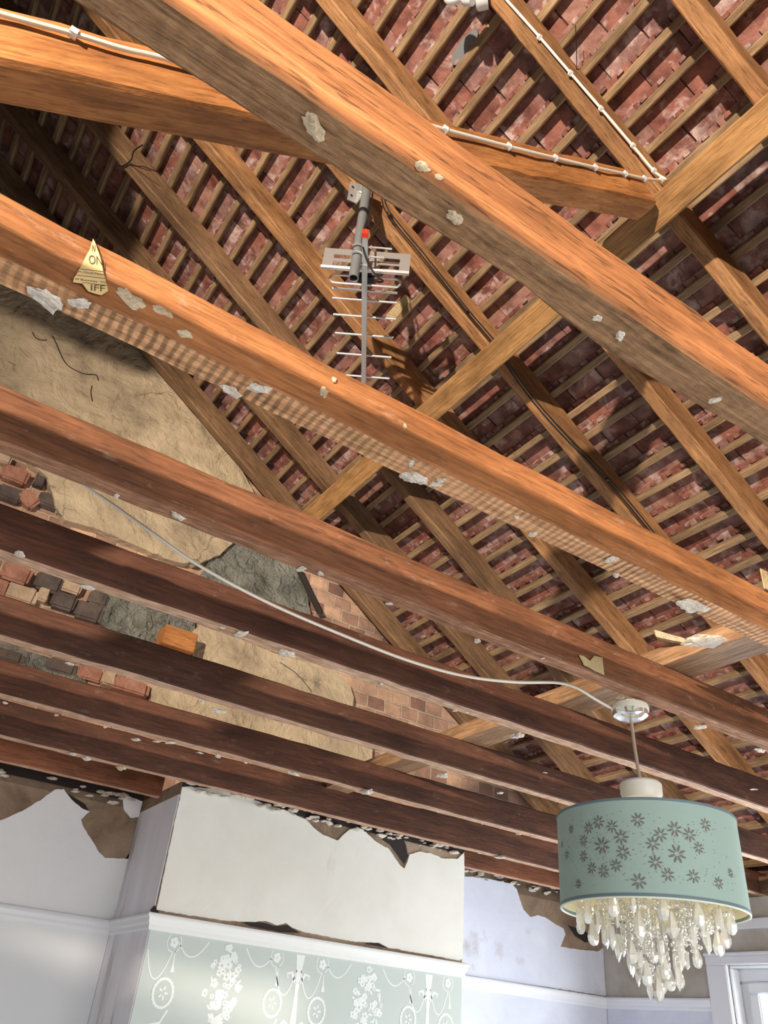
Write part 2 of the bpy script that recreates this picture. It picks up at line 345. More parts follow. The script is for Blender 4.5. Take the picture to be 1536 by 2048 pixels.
# right wall with the window opening from y=.75 to y=2.9
WY0, WY1, WZ0, WZ1 = .75, 2.90, -1.0, .50
bm = bmesh.new(); box(bm, (XR, WY1, FLOOR), (XR + .3, YW, .875)); box(bm, (XR, -3.2, FLOOR), (XR + .3, WY0, .875)); box(bm, (XR, WY0, WZ1), (XR + .3, WY1, .875)); box(bm, (XR, WY0, FLOOR), (XR + .3, WY1, WZ0))
wall_right = struct(put('wall_right', bm, M_beige))
# gable wall above ceiling level, cut to the roof slope
tanp = .66; CR = 3.48
bm = bmesh.new()
P = [Vector((-6.4, YW, .80)), Vector((4.25, YW, .80)), Vector((4.25, YW, 3.65 - tanp * 4.25)), Vector((-1.2, YW, 3.65 + tanp * 1.2)), Vector((-6.4, YW, 3.65 + tanp * 1.2 - tanp * 5.2))]
sheet(bm, P, Vector((0, .14, 0))); gable = struct(put('wall_gable', bm, M_brick))
bm = bmesh.new(); sheet(bm, [p + Vector((0, -YW - 3.2, 0)) for p in P], Vector((0, -.14, 0))); struct(put('wall_gable_back', bm, M_dark))
# far roof slope on the other side of the ridge
zr = 3.70 + tanp * 1.2
bm = bmesh.new(); sheet(bm, [Vector((-1.25, -3.4, zr)), Vector((-1.25, 3.9, zr)), Vector((-6.6, 3.9, zr - tanp * 5.35)), Vector((-6.6, -3.4, zr - tanp * 5.35))], Vector((0, 0, .05)))
struct(put('roof_far_slope', bm, M_dark))
bm = box(bmesh.new(), (-6.6, -3.4, .76), (-1.6, 3.9, .8)); box(bm, (-1.6, -3.4, .78), (4.2, -.0, .80)); struct(put('ceiling', bm, M_white))
bm = box(bmesh.new(), (-6.6, -3.4, .8005), (-1.61, 3.7, .815)); box(bm, (-1.6, -3.4, .8005), (4.19, -.03, .815)); struct(put('floor_loft', bm, M_dark))
bm = box(bmesh.new(), (-6.6, -3.4, .5), (-6.5, 3.9, 1.2)); struct(put('wall_far_left', bm, M_brick))
bm = box(bmesh.new(), (-3.4, 1.0, 2.20), (-1.42, 1.06, 4.0)); struct(put('loft_shade_panel', bm, M_dark))  # unseen panel added to keep the work light off the upper left
# eaves closure behind the wall plate
bm = box(bmesh.new(), (4.2, -3.4, .5), (4.3, 3.9, 1.1)); struct(put('wall_eaves', bm, M_dark))

# ---- wallpapers and exposed layers (children of the walls they are stuck to)
def paper(name, px, Y, mat, parent, thick=.004, amp=.003, xmax=None, xmin=None, seed=0):
    pts = [onY(x, y, Y - thick) for x, y in px]
    for p in pts:
        if xmax is not None: p.x = min(p.x, xmax)
        if xmin is not None: p.x = max(p.x, xmin)
    pts = ragged(pts, amp, seed=seed)
    for p in pts:
        if xmax is not None: p.x = min(p.x, xmax)
        if xmin is not None: p.x = max(p.x, xmin)
    bm = bmesh.new(); sheet(bm, pts, Vector((0, thick - .0005, 0)))
    return put(name, bm, mat, parent)
RZ = .356   # picture rail top
paper('wallpaper', [(-60, 1655), (0, 1641), (20, 1633), (50, 1619), (87, 1596), (110, 1579), (128, 1578), (143, 1599), (163, 1616), (180, 1623), (162, 1639), (170, 1659), (183, 1679), (197, 1703), (210, 1716), (273, 1720), (287, 1713), (292, 1640), (277, 1634), (262, 1636), (248, 1619), (246, 1600), (253, 1591), (270, 1597), (300, 1606), (300, 1850), (228, 1840), (115, 1826), (0, 1806), (-60, 1796)], YW, M_white, wall_front, xmax=XB0 - .002)
paper('wallpaper', [(360, 1573), (383, 1573), (433, 1579), (512, 1601), (545, 1613), (579, 1624), (612, 1639), (625, 1653), (645, 1669), (675, 1681), (699, 1659), (715, 1654), (732, 1664), (752, 1683), (779, 1699), (799, 1729), (809, 1737), (815, 1723), (819, 1709), (839, 1703), (862, 1706), (882, 1716), (915, 1718), (929, 1704), (935, 1918), (919, 1921), (775, 1895), (759, 1886), (712, 1884), (612, 1865), (585, 1856), (572, 1846), (555, 1851), (532, 1842), (512, 1844), (460, 1842), (353, 1827), (313, 1819)], YB, M_cream, breast, thick=.006, xmin=XB0, xmax=XB1, seed=3)
paper('wallpaper', [(800, 1752), (945, 1753), (979, 1758), (1024, 1768), (1034, 1779), (1040, 1800), (1047, 1819), (1061, 1834), (1076, 1830), (1091, 1835), (1107, 1846), (1127, 1857), (1131, 1869), (1121, 1893), (1137, 1896), (1157, 1899), (1180, 1901), (1196, 1903), (1203, 1898), (1230, 1900), (1230, 1995), (1100, 1975), (920, 1950), (800, 1930)], YW, M_lilac, wall_front, xmin=XB1 + .002, xmax=XR - .002, seed=5)
# chimney breast return: worn paint
bm = bmesh.new(); box(bm, (XB0 - .004, YB, FLOOR), (XB0 - .0005, YW - .005, .79)); put('return_paint', bm, M_return, breast)
bm = bmesh.new(); box(bm, (XB1 + .0005, YB, FLOOR), (XB1 + .004, YW - .005, .76)); put('return_paint', bm, M_lilac, breast)
# below the rail
bm = box(bmesh.new(), (-1.6, YW - .004, FLOOR), (XB0 - .005, YW - .0005, RZ - .02)); put('painted_wall_face', bm, M_grey, wall_front)
bm = box(bmesh.new(), (XB1 + .005, YW - .004, FLOOR), (XR - .005, YW - .0005, RZ - .02)); put('painted_wall_face', bm, M_lilac, wall_front)
bm = box(bmesh.new(), (XR - .004, 3.03, FLOOR), (XR - .0005, YW - .006, RZ - .02)); put('painted_wall_face', bm, M_lilac, wall_right)
bm = box(bmesh.new(), (XB0, YB - .003, FLOOR), (XB1, YB - .0005, RZ - .02)); put('patterned_wallpaper', bm, M_sage, breast)

# wallpaper pattern: swags, wreaths, flower bouquets and candelabra motifs
def pattern():
    bm = bmesh.new(); Yp = YB - .0035
    def blob(x, z, r, a=0, sq=1.0, n=9):
        vs_ = [bm.verts.new((x + r * (math.cos(t) * math.cos(a) - sq * math.sin(t) * math.sin(a)), Yp - random.uniform(0, .0006), z + r * (math.cos(t) * math.sin(a) + sq * math.sin(t) * math.cos(a)))) for t in [2 * math.pi * k / n for k in range(n)]]
        try: bm.faces.new(vs_)
        except Exception: pass
    def strip(pts, wd):
        L_ = []; R_ = []
        for i, p in enumerate(pts):
            a = pts[max(0, i - 1)]; b = pts[min(len(pts) - 1, i + 1)]; dx, dz = b[0] - a[0], b[1] - a[1]; l = math.hypot(dx, dz) or 1
            w_ = wd[i] if isinstance(wd, list) else wd
            L_.append(bm.verts.new((p[0] - dz / l * w_, Yp, p[1] + dx / l * w_))); R_.append(bm.verts.new((p[0] + dz / l * w_, Yp, p[1] - dx / l * w_)))
        for i in range(len(pts) - 1): bm.faces.new((L_[i], L_[i + 1], R_[i + 1], R_[i]))
    def swag(x0, x1, z0, z1, dip):
        strip([(x0 + (x1 - x0) * t, z0 + (z1 - z0) * t - dip * (1 - (2 * t - 1) ** 2)) for t in [k / 16 for k in range(17)]], .0022)
    def bouquet(cx, cz):
        for k in range(95):
            t = random.random(); z = cz + .135 - t * .27
            wd = .012 + .062 * math.sin(math.pi * min(1, t * 1.05)) ** .8
            x = cx + random.uniform(-wd, wd)
            if random.random() < .6:
                r = random.uniform(.006, .012)
                for j in range(5): blob(x + r * .9 * math.cos(j * 1.257), z + r * .9 * math.sin(j * 1.257), r * .55)
            else: blob(x, z, random.uniform(.008, .014), random.uniform(0, 3.1), .4)
    def wreath(cx, cz):
        for k in range(20):
            a = 2 * math.pi * k / 20
            for s in (-.35, .35): blob(cx + .037 * math.cos(a), cz + .045 * math.sin(a), .011, a + math.pi / 2 + s, .32)
        for k in range(5): blob(cx + .012 * math.cos(k * 1.26), cz + .016 * math.sin(k * 1.26), .008, k * 1.26, .45)
        strip([(cx + .03, cz - .05), (cx + .01, cz - .09), (cx - .03, cz - .10)], .004)
    def candel(cx, cz):
        strip([(cx, cz + .12), (cx, cz + .06), (cx, cz - .02), (cx, cz - .1), (cx, cz - .3)], [.020, .012, .007, .013, .006])
        for s in (-1, 1):
            strip([(cx + s * .01, cz + .02), (cx + s * .03, cz + .055), (cx + s * .05, cz + .05), (cx + s * .045, cz + .035)], [.004, .006, .004, .002])
            strip([(cx + s * .005, cz - .13), (cx + s * .04, cz - .11), (cx + s * .07, cz - .14), (cx + s * .06, cz - .18)], [.003, .006, .006, .002])
            strip([(cx + s * .005, cz + .12), (cx + s * .03, cz + .15)], .006)
        for k in range(4): blob(cx, cz - .03 - k * .03, .010, 0, .7)
    def ring(cx, cz, r):
        strip([(cx + r * math.cos(a), cz + r * 1.15 * math.sin(a)) for a in [2 * math.pi * k / 16 for k in range(17)]], .0018)
        for k in range(5): blob(cx + r * .35 * math.cos(k * 1.26), cz + r * .4 * math.sin(k * 1.26), .008)
        strip([(cx + .01, cz - r), (cx + .012, cz - .07), (cx + .014, cz - .095)], [.0015, .003, .008])
    rep = .645
    for i in (-1, 0, 1, 2):
        cx = 1.732 + (i) * rep
        for (mx, mz, fn) in ((cx, .17, candel), (cx - .315, .145, bouquet), (cx - .10, .115, wreath), (cx + .10, .105, wreath)):
            if XB0 + .05 < mx < XB1 - .05: fn(mx, mz)
        for s in (-1, 1):
            if XB0 + .04 < cx + s * .105 < XB1 - .04: ring(cx + s * .105, .268, .028)
            for a, b, z, d in ((cx + s * .105, cx + s * .01, .235, .10), (cx + s * .125, cx + s * .25, .27, .055)):
                lo, hi = min(a, b), max(a, b)
                if lo > XB0 and hi < XB1: swag(a, b, z, z if d > .06 else .30, d * (.9 if d > .06 else 1))
    bmesh.ops.triangulate(bm, faces=bm.faces)
    # keep inside the breast
    dead = [v for v in bm.verts if v.co.x < XB0 + .003 or v.co.x > XB1 - .003 or v.co.z > RZ - .06]
    bmesh.ops.delete(bm, geom=dead, context='VERTS')
    for f in bm.faces:
        if f.normal.y > 0: f.normal_flip()
    put('wallpaper_pattern', bm, M_motif, breast)
pattern()

# ---- picture rails
def rail(n, a, b, prev, nxt, mat, z=RZ, cap=False):
    prof = [(0, 0), (.010, 0), (.026, -.004), (.028, -.012), (.020, -.018), (.018, -.032), (.012, -.040), (.012, -.052), (.007, -.058), (0, -.058)]
    a, b = Vector(a), Vector(b); d = (b - a).normalized(); nrm = Vector((d.y, -d.x))
    def end(p, other, first):
        if other is None: return nrm
        od = (a - Vector(other)).normalized() if first else (Vector(other) - b).normalized()
        on = Vector((od.y, -od.x)); bis = (nrm + on).normalized(); return bis / max(.2, bis.dot(nrm))
    A = end(a, prev, True); Bv = end(b, nxt, False); bm = bmesh.new()
    ra = [bm.verts.new((a.x + A.x * o_, a.y + A.y * o_, z + h)) for o_, h in prof]; rb = [bm.verts.new((b.x + Bv.x * o_, b.y + Bv.y * o_, z + h)) for o_, h in prof]
    for i in range(len(prof)): j = (i + 1) % len(prof); bm.faces.new((ra[i], ra[j], rb[j], rb[i]))
    bm.faces.new(ra[::-1]); bm.faces.new(rb); bmesh.ops.recalc_face_normals(bm, faces=bm.faces)
    struct(put('trim_%d' % n, bm, mat))
pl = [(-1.6, YW), (XB0, YW), (XB0, YB), (XB1, YB), (XB1, YW), (XR, YW), (XR, 3.02)]
for i in range(6):
    rail(i + 1, pl[i], pl[i + 1], pl[i - 1] if i else None, pl[i + 2] if i < 5 else None, M_trim_cream if i == 2 else M_trim)

# ---- windows
def window(n, frame_boxes, pane_box, trim_boxes):
    e = struct(empty('window_%d' % n, pane_box[0]))
    bm = bmesh.new()
    for a, b in frame_boxes: box(bm, a, b, .006)
    child('window_frame', bm, M_trim, e)
    bm = bmesh.new()
    for a, b in trim_boxes: box(bm, a, b, .004)
    child('architrave', bm, M_trim, e)
    child('pane', box(bmesh.new(), *pane_box), M_glass, e)
mg, t_, N_, L_, B_ = nt('window_glass')
tr = N_.new('ShaderNodeBsdfTransparent'); gl = N_.new('ShaderNodeBsdfGlossy'); gl.inputs['Roughness'].default_value = .02; mx = N_.new('ShaderNodeMixShader'); mx.inputs[0].default_value = .06
L_.new(tr.outputs[0], mx.inputs[1]); L_.new(gl.outputs[0], mx.inputs[2]); L_.new(mx.outputs[0], N_['Material Output'].inputs[0]); M_glass = mg
fx0, fx1 = XR + .07, XR + .13
window(1, [((fx0, WY0, WZ0), (fx1, WY1, WZ0 + .07)), ((fx0, WY0, WZ1 - .07), (fx1, WY1, WZ1)), ((fx0 + .001, WY0, WZ0 + .07), (fx1 - .001, WY0 + .07, WZ1 - .07)), ((fx0 + .001, WY1 - .06, WZ0 + .07), (fx1 - .001, WY1, WZ1 - .07)), ((fx0 + .001, 1.79, WZ0 + .07), (fx1 - .001, 1.86, WZ1 - .07)),
           ((fx0 - .02, WY1 - .115, WZ0 + .12), (fx1 - .004, WY1 - .06, WZ1 - .12)), ((fx0 - .021, 1.86, WZ1 - .12), (fx1 - .005, WY1 - .06, WZ1 - .07)), ((fx0 - .021, 1.86, WZ0 + .07), (fx1 - .005, WY1 - .06, WZ0 + .12)), ((fx0 - .02, 1.86, WZ0 + .12), (fx1 - .004, 1.915, WZ1 - .12))],
       ((fx0 + .03, WY0 + .05, WZ0 + .05), (fx0 + .036, WY1 - .05, WZ1 - .05)),
       [((XR - .022, WY1, FLOOR), (XR, WY1 + .12, WZ1)), ((XR - .023, WY0 - .12, WZ1), (XR, WY1 + .12, WZ1 + .04)), ((XR - .03, WY0 - .12, WZ1 + .04), (XR, WY1 + .125, WZ1 + .055)), ((XR - .018, WY0 - .12, FLOOR), (XR, WY0, WZ1)), ((XR + .001, WY1 - .010, WZ0), (XR + .069, WY1 - .0005, WZ1 - .012)), ((XR + .001, WY0, WZ1 - .011), (XR + .069, WY1 - .0005, WZ1 - .0005))])
window(2, [((-.7, -3.18, -1.0), (3.1, -3.12, -.93)), ((-.7, -3.18, .53), (3.1, -3.12, .6)), ((-.7, -3.18, -1.0), (-.63, -3.12, .6)), ((3.03, -3.18, -1.0), (3.1, -3.12, .6)), ((1.15, -3.18, -1.0), (1.25, -3.12, .6))],
       ((-.65, -3.155, -.95), (3.05, -3.15, .55)), [((-.8, -3.1, .6), (3.2, -3.08, .68)), ((-.8, -3.1, -1.05), (3.2, -3.0, -1.0))])
# white board over the window head
box_ = box(bmesh.new(), (XR - .035, -3.1, .655), (XR, 2.95, .70), .004); put('head_board', box_, M_trim, wall_right)

# ---- gable finishes in the loft
def gpoly(name, px, Y, mat, thick, amp=.01, seed=0):
    pts = [onY(x, y, Y) for x, y in px]; pts = ragged(pts, amp, .03, seed)
    bm = bmesh.new(); sheet(bm, pts, Vector((0, thick, 0))); return put(name, bm, mat, gable)
gpoly('lime_parging', [(-80, 430), (90, 330), (140, 420), (250, 560), (372, 742), (402, 775), (432, 830), (452, 880), (482, 935), (511, 990), (535, 1030), (520, 1075), (470, 1082), (440, 1110), (390, 1130), (340, 1120), (200, 1060), (130, 1040), (110, 1010), (96, 955), (60, 925), (40, 880), (-80, 830)], 3.685, M_parge, .056, seed=1)
gpoly('grey_parging', [(440, 1090), (480, 1083), (540, 1098), (590, 1130), (612, 1180), (622, 1230), (560, 1225), (470, 1190), (395, 1160)], 3.71, M_parge_grey, .03, seed=2)
gpoly('grey_parging', [(188, 1160), (230, 1180), (300, 1200), (390, 1240), (392, 1300), (300, 1290), (240, 1270), (180, 1235), (195, 1200)], 3.715, M_parge_grey, .025, seed=3)
gpoly('lime_parging', [(386, 1262), (400, 1250), (470, 1275), (560, 1310), (640, 1330), (675, 1345), (700, 1370), (708, 1395), (703, 1440), (745, 1490), (744, 1540), (600, 1500), (303, 1430), (303, 1375), (340, 1350), (384, 1330)], 3.70, M_parge, .04, amp=.004, seed=4)
gpoly('grey_parging', [(-60, 1265), (0, 1285), (80, 1310), (160, 1335), (175, 1370), (60, 1345), (-60, 1310)], 3.715, M_parge_grey, .025, seed=5)
for cr in ([(65, 665), (72, 676), (84, 680), (93, 680)], [(105, 672), (114, 690), (124, 714), (135, 730), (152, 741), (170, 748), (192, 750), (197, 761)], [(184, 772), (182, 785), (185, 803)], [(350, 700), (352, 706), (347, 712), (338, 714)]):
    bm = bmesh.new(); tube(bm, catmull([onY(x, y, 3.684) for x, y in cr], 4), .0045, 5, flat=.6); put('crack', bm, M_dark, gable)
bm = bmesh.new(); tube(bm, catmull([onY(x, y, 3.699) for x, y in [(560, 1325), (590, 1345), (610, 1366), (623, 1383)]], 4), .002, 5); put('crack', bm, M_dark, gable)
# loose protruding bricks
M_bk = [mottled('brick_red', [(.3, (.30, .13, .09)), (.7, (.50, .26, .18))], (8, 8, 8), 1.5, fine=10), mottled('brick_dark', [(.3, (.08, .06, .055)), (.7, (.17, .13, .11))], (8, 8, 8), 1.5, fine=10),
        mottled('brick_buff', [(.3, (.42, .30, .20)), (.7, (.62, .46, .34))], (8, 8, 8), 1.5, fine=10)]
def stone(px, py, wx, wz, mi, dep=.03, rot=0.0):
    c = onY(px, py, YW - dep / 2); bm = bmesh.new(); r = bmesh.ops.create_cube(bm, size=1)
    bmesh.ops.bevel(bm, geom=list(bm.edges), offset=.12, segments=2, affect='EDGES')
    bmesh.ops.scale(bm, vec=(wx, dep + .03, wz), verts=bm.verts)
    bmesh.ops.rotate(bm, cent=(0, 0, 0), matrix=Matrix.Rotation(rot, 3, 'Y'), verts=bm.verts)
    for v in bm.verts: v.co += c + noise.noise_vector(v.co * 30 + c) * .008
    put('protruding_brick', bm, M_bk[mi], gable)
for a in [(28, 952, .13, .085, 0), (18, 990, .12, .075, 1), (78, 965, .05, .06, 1), (55, 1000, .10, .07, 0, .03, .5), (100, 1005, .12, .075, 1), (5, 920, .08, .05, 2),
          (30, 1150, .13, .085, 0), (95, 1168, .12, .09, 1), (38, 1190, .15, .08, 2), (0, 1180, .06, .08, 0), (140, 1175, .10, .07, 2), (125, 1205, .11, .08, 1), (175, 1225, .13, .085, 1, .02), (195, 1200, .09, .07, 1, .02),
          (85, 1192, .05, .07, 2), (10, 1312, .16, .05, 1, .02), (120, 1335, .14, .06, 1, .02), (180, 1350, .12, .06, 0, .02), (255, 1375, .20, .06, 0, .05), (215, 1360, .06, .07, 2, .05)]:
    stone(*a)
c = onY(352, 1284, 3.66); bm = bmesh.new(); box(bm, c - Vector((.085, .06, .05)), c + Vector((.085, .08, .05)), .004); put('timber_block', bm, M_strut, gable)
bm = bmesh.new(); tube(bm, [onY(598, 1140, 3.70), onY(622, 1190, 3.69), onY(640, 1226, 3.69)], .018, 6); put('timber_stub', bm, M_dark, gable)

# ------------------------------------------------------------------ timbers
def beam(name, origin, ax, ay, az, L, Wd, D, mats, amp=.0025, seed=0, step=.07, bev=.004, wane=None):
    """local x = length, y = width, z = depth; faces looking along -z local get material 1"""
    bm = bmesh.new(); n = max(2, int(L / step))
    pr = []
    ny, nz = 4, 4
    b = bev
    pr += [(b + (Wd - 2 * b) * i / ny, 0) for i in range(ny + 1)]
    pr += [(Wd, b + (D - 2 * b) * i / nz) for i in range(nz + 1)]
    pr += [(Wd - b - (Wd - 2 * b) * i / ny, D) for i in range(ny + 1)]
    pr += [(0, D - b - (D - 2 * b) * i / nz) for i in range(nz + 1)]
    rings = []
    for i in range(n + 1):
        x = L * i / n; rg = []
        wob = Vector((0, noise.noise(Vector((x * .9, seed, 3))), noise.noise(Vector((x * .9, seed, 8))))) * amp * 1.2
        for (y, z) in pr:
            p = Vector((x, y, z)); q = p * 14 + Vector((seed * 7.7, seed * 3.1, 0))
            p = p + wob + Vector((0, noise.noise(q), noise.noise(q + Vector((50, 0, 0))))) * amp
            if wane: p = wane(p)
            rg.append(bm.verts.new(p))
        rings.append(rg)
    k = len(pr)
    for i in range(n):
        for j in range(k):
            f = bm.faces.new((rings[i][j], rings[i + 1][j], rings[i + 1][(j + 1) % k], rings[i][(j + 1) % k]))
            f.material_index = 1 if j <= ny and len(mats) > 1 else 0
    bm.faces.new(rings[0][::1]); bm.faces.new(rings[-1][::-1])
    bmesh.ops.recalc_face_normals(bm, faces=bm.faces)
    m = Matrix.Identity(4)
    for i, a in enumerate((ax, ay, az)):
        for j in range(3): m[j][i] = a[j]
    for j in range(3): m[j][3] = origin[j]
    o = put(name, bm, mats, mat=m, smooth=True)
    return o
VX, VY, VZ = Vector((1, 0, 0)), Vector((0, 1, 0)), Vector((0, 0, 1))
ORD = ['first', 'second', 'third', 'fourth', 'fifth', 'sixth', 'seventh', 'eighth', 'ninth', 'tenth', 'eleventh', 'twelfth', 'thirteenth', 'fourteenth', 'fifteenth', 'sixteenth', 'seventeenth', 'eighteenth', 'nineteenth', 'twentieth',
       'twenty-first', 'twenty-second', 'twenty-third', 'twenty-fourth', 'twenty-fifth', 'twenty-sixth', 'twenty-seventh', 'twenty-eighth', 'twenty-ninth', 'thirtieth', 'thirty-first', 'thirty-second', 'thirty-third', 'thirty-fourth', 'thirty-fifth', 'thirty-sixth', 'thirty-seventh', 'thirty-eighth', 'thirty-ninth', 'fortieth',
       'forty-first', 'forty-second', 'forty-third', 'forty-fourth', 'forty-fifth', 'forty-sixth', 'forty-seventh', 'forty-eighth', 'forty-ninth', 'fiftieth', 'fifty-first', 'fifty-second', 'fifty-third', 'fifty-fourth', 'fifty-fifth', 'fifty-sixth', 'fifty-seventh']
JY = [.4375, .852, 1.26, 1.66, 2.13, 2.60, 3.055, 3.40]
JW = [.056, .056, .05, .048, .048, .052, .048, .045]
JL = ['big bright orange ceiling joist crossing the top with dark rough underside and plaster spots', 'orange ceiling joist with close lath stripes along its underside and a yellow paper label',
      'brown ceiling joist with splintered underside, the glass rose and lampshade hang from it', 'dark red-brown ceiling joist the slack white cable droops across',
      'fifth ceiling joist from the top, dark red-brown, below the slack white cable', 'sixth ceiling joist from the top, dark brown over the chimney breast with hanging crumbs', 'seventh ceiling joist from the top, just above the torn cream wallpaper', 'last ceiling joist against the wall, short lengths beside the chimney breast']
def waneJ1(p):
    # worn far edge near the right-hand end
    x = p.x - 1.3
    if p.z < .03 and p.y > .03: p = p + Vector((0, .010 * math.exp(-((x - .95) / .12) ** 2) - .006 * math.exp(-((x - .72) / .09) ** 2), 0))
    return p
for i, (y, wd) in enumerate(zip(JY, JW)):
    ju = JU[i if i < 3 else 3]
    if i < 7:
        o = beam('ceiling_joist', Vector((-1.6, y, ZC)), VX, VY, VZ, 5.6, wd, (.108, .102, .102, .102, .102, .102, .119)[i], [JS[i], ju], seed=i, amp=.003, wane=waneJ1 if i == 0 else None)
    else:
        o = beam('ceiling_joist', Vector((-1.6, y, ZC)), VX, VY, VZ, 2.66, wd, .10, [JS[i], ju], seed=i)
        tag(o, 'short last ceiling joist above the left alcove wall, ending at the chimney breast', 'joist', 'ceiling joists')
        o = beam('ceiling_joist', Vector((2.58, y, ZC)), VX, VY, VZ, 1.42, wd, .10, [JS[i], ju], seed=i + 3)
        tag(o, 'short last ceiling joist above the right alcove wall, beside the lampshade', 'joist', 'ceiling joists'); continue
    tag(o, JL[i], 'joist', 'ceiling joists')

o = beam('ceiling_joist', Vector((-1.6, -.025, ZC + .0005)), VX, VY, VZ, 5.6, .05, .10, [JS[0], JU[0]], seed=77); tag(o, 'nearest ceiling joist overhead, just out of the frame', 'joist', 'ceiling joists')
# rafters
cp = 1 / math.sqrt(1 + tanp * tanp); SD = Vector((cp, 0, -tanp * cp)); SN = Vector((tanp * cp, 0, cp))
def onslope(X, off=0.0, Y=0.0): return Vector((X, Y, CR - tanp * X)) + SN * off
RF = [(.12, 'r'), (.57, 'h'), (.98, 'f'), (1.455, 'i'), (1.885, 'd'), (2.345, 'c'), (2.80, 'b'), (3.23, 'a'), (3.64, 'g')]
RLBL = {'r': 'nearest rafter at the edge of the frame', 'h': 'orange rafter at the top right corner, meeting the purlin', 'f': 'bright orange rafter with the clipped white cable along its edge', 'i': 'brown rafter passing just behind the strut and big joist, top middle',
        'd': 'rafter carrying the aerial bracket and thin black cables', 'c': 'rafter running behind the middle of the aerial, next left of the black-cabled one', 'b': 'grey-brown rafter second from the gable at top left, with a loop of black wire', 'a': 'dark rafter next to the plastered gable at top left', 'g': 'last rafter hard against the gable wall plaster edge'}
RL = 5.25 / cp; RD = .125
for yf, k in RF:
    wdt = .056
    m = M_raft_pale if k in 'bag' else M_raft
    o = beam('rafter', onslope(-1.2, 0, yf - wdt), SD, VY, SN, RL, wdt, RD, [m], seed=yf * 5, amp=.004, bev=.006)
    tag(o, RLBL[k], 'rafter', 'common rafters')

# purlin, strut, binder, wall plate
o = beam('purlin', onslope(1.402, 0, -1.2) * 1.0, VY, SD, SN, 4.94, .095, .19, [M_purlin], seed=31, amp=.003)
pz = Vector((1.402, -1.2, 2.314)); o.location = pz
o.matrix_world = Matrix(((0, SD.x, SN.x, pz.x), (1, SD.y, SN.y, pz.y), (0, SD.z, SN.z, pz.z), (0, 0, 0, 1)))
tag(o, 'thick golden purlin running diagonally beneath the rafters, strut butting against it', 'purlin')
u = Vector((cp, 0, tanp * cp)); nu = Vector((-tanp * cp, 0, cp))
o = beam('strut', Vector((-.95, .888, 1.345 - .66 * .95)), u, VY, nu, 2.355 / cp, .083, .128, [M_strut], seed=17, amp=.004, bev=.008)
tag(o, 'stout orange sloping strut with the white cable clipped along it', 'strut')
o = beam('binder', Vector((1.652, .30, .902)), VY, -VX, VZ, 3.42, -.105, .052, [M_binder], seed=23, amp=.003)
tag(o, 'flat pale timber binder lying across the tops of the joists', 'beam')
o = beam('wall_plate', Vector((3.93, -1.2, .80)), VY, -VX, VZ, 4.93, -.09, .075, [M_raft_pale], seed=29)
tag(o, 'grey wall plate at the eaves behind the lampshade', 'beam')
o = beam('ridge_board', Vector((-1.207, -3.0, 4.17)), VY, -VX, VZ, 6.7, -.03, .17, [M_raft_pale], seed=33)
tag(o, 'dark ridge board at the top of the roof', 'beam')

# battens
GAU = .0985 / cp; BT = .034; BWd = .029
k0, k1 = -22, 30
rows = list(range(k0, k1 + 1)); XK = {k: .987 + .0993 * k for k in rows}
for k in rows:
    c = onslope(XK[k], RD + .0005, -1.0)
    hh = random.uniform(-.003, .003)
    o = beam('roof_batten', c + SD * (hh), VY, SD, SN, 4.73, BWd + random.uniform(-.003, .004), BT, [M_batten], seed=100 + k, amp=.0022, step=.12)
    j = k - 4
    if k <= 4: lab = 'thin roof batten, %s row above the purlin' % ORD[4 - k]
    else: lab = 'thin roof batten, %s row below the purlin' % ORD[k - 5]
    tag(o, lab, 'batten', 'tiling battens')

# tiles
TW, TL, TT = .160, .262, .012
def tile_bm(bm, m=None, jag=0):
    a = bmesh.ops.create_cube(bm, size=1)['verts']
    bmesh.ops.scale(bm, vec=(TL, TW, TT), verts=a); bmesh.ops.translate(bm, vec=(TL / 2, TW / 2, TT / 2), verts=a)
    vs_ = list(a)
    for y in (.032, .108):
        b = bmesh.ops.create_cube(bm, size=1)['verts']
        bmesh.ops.scale(bm, vec=(.013, .022, .013), verts=b); bmesh.ops.translate(bm, vec=(.0075, y + .011, -.006), verts=b); vs_ += b
    if jag:
        for v in a: v.co += noise.noise_vector(v.co * 40 + Vector((jag, 0, 0))) * .003
    if m is not None: bmesh.ops.transform(bm, matrix=m, verts=vs_)
tmesh = []
for q in range(6):
    bm = bmesh.new(); tile_bm(bm, jag=q * 5 + 1)
    me = bpy.data.meshes.new('clay_tile'); bm.to_mesh(me); bm.free(); me.materials.append(M_tile); tmesh.append(me)
ang = math.asin(.0235 / .24)
TSD = (SD * math.cos(ang) + SN * math.sin(ang)).normalized(); TSN = (SN * math.cos(ang) - SD * math.sin(ang)).normalized()
cand = []
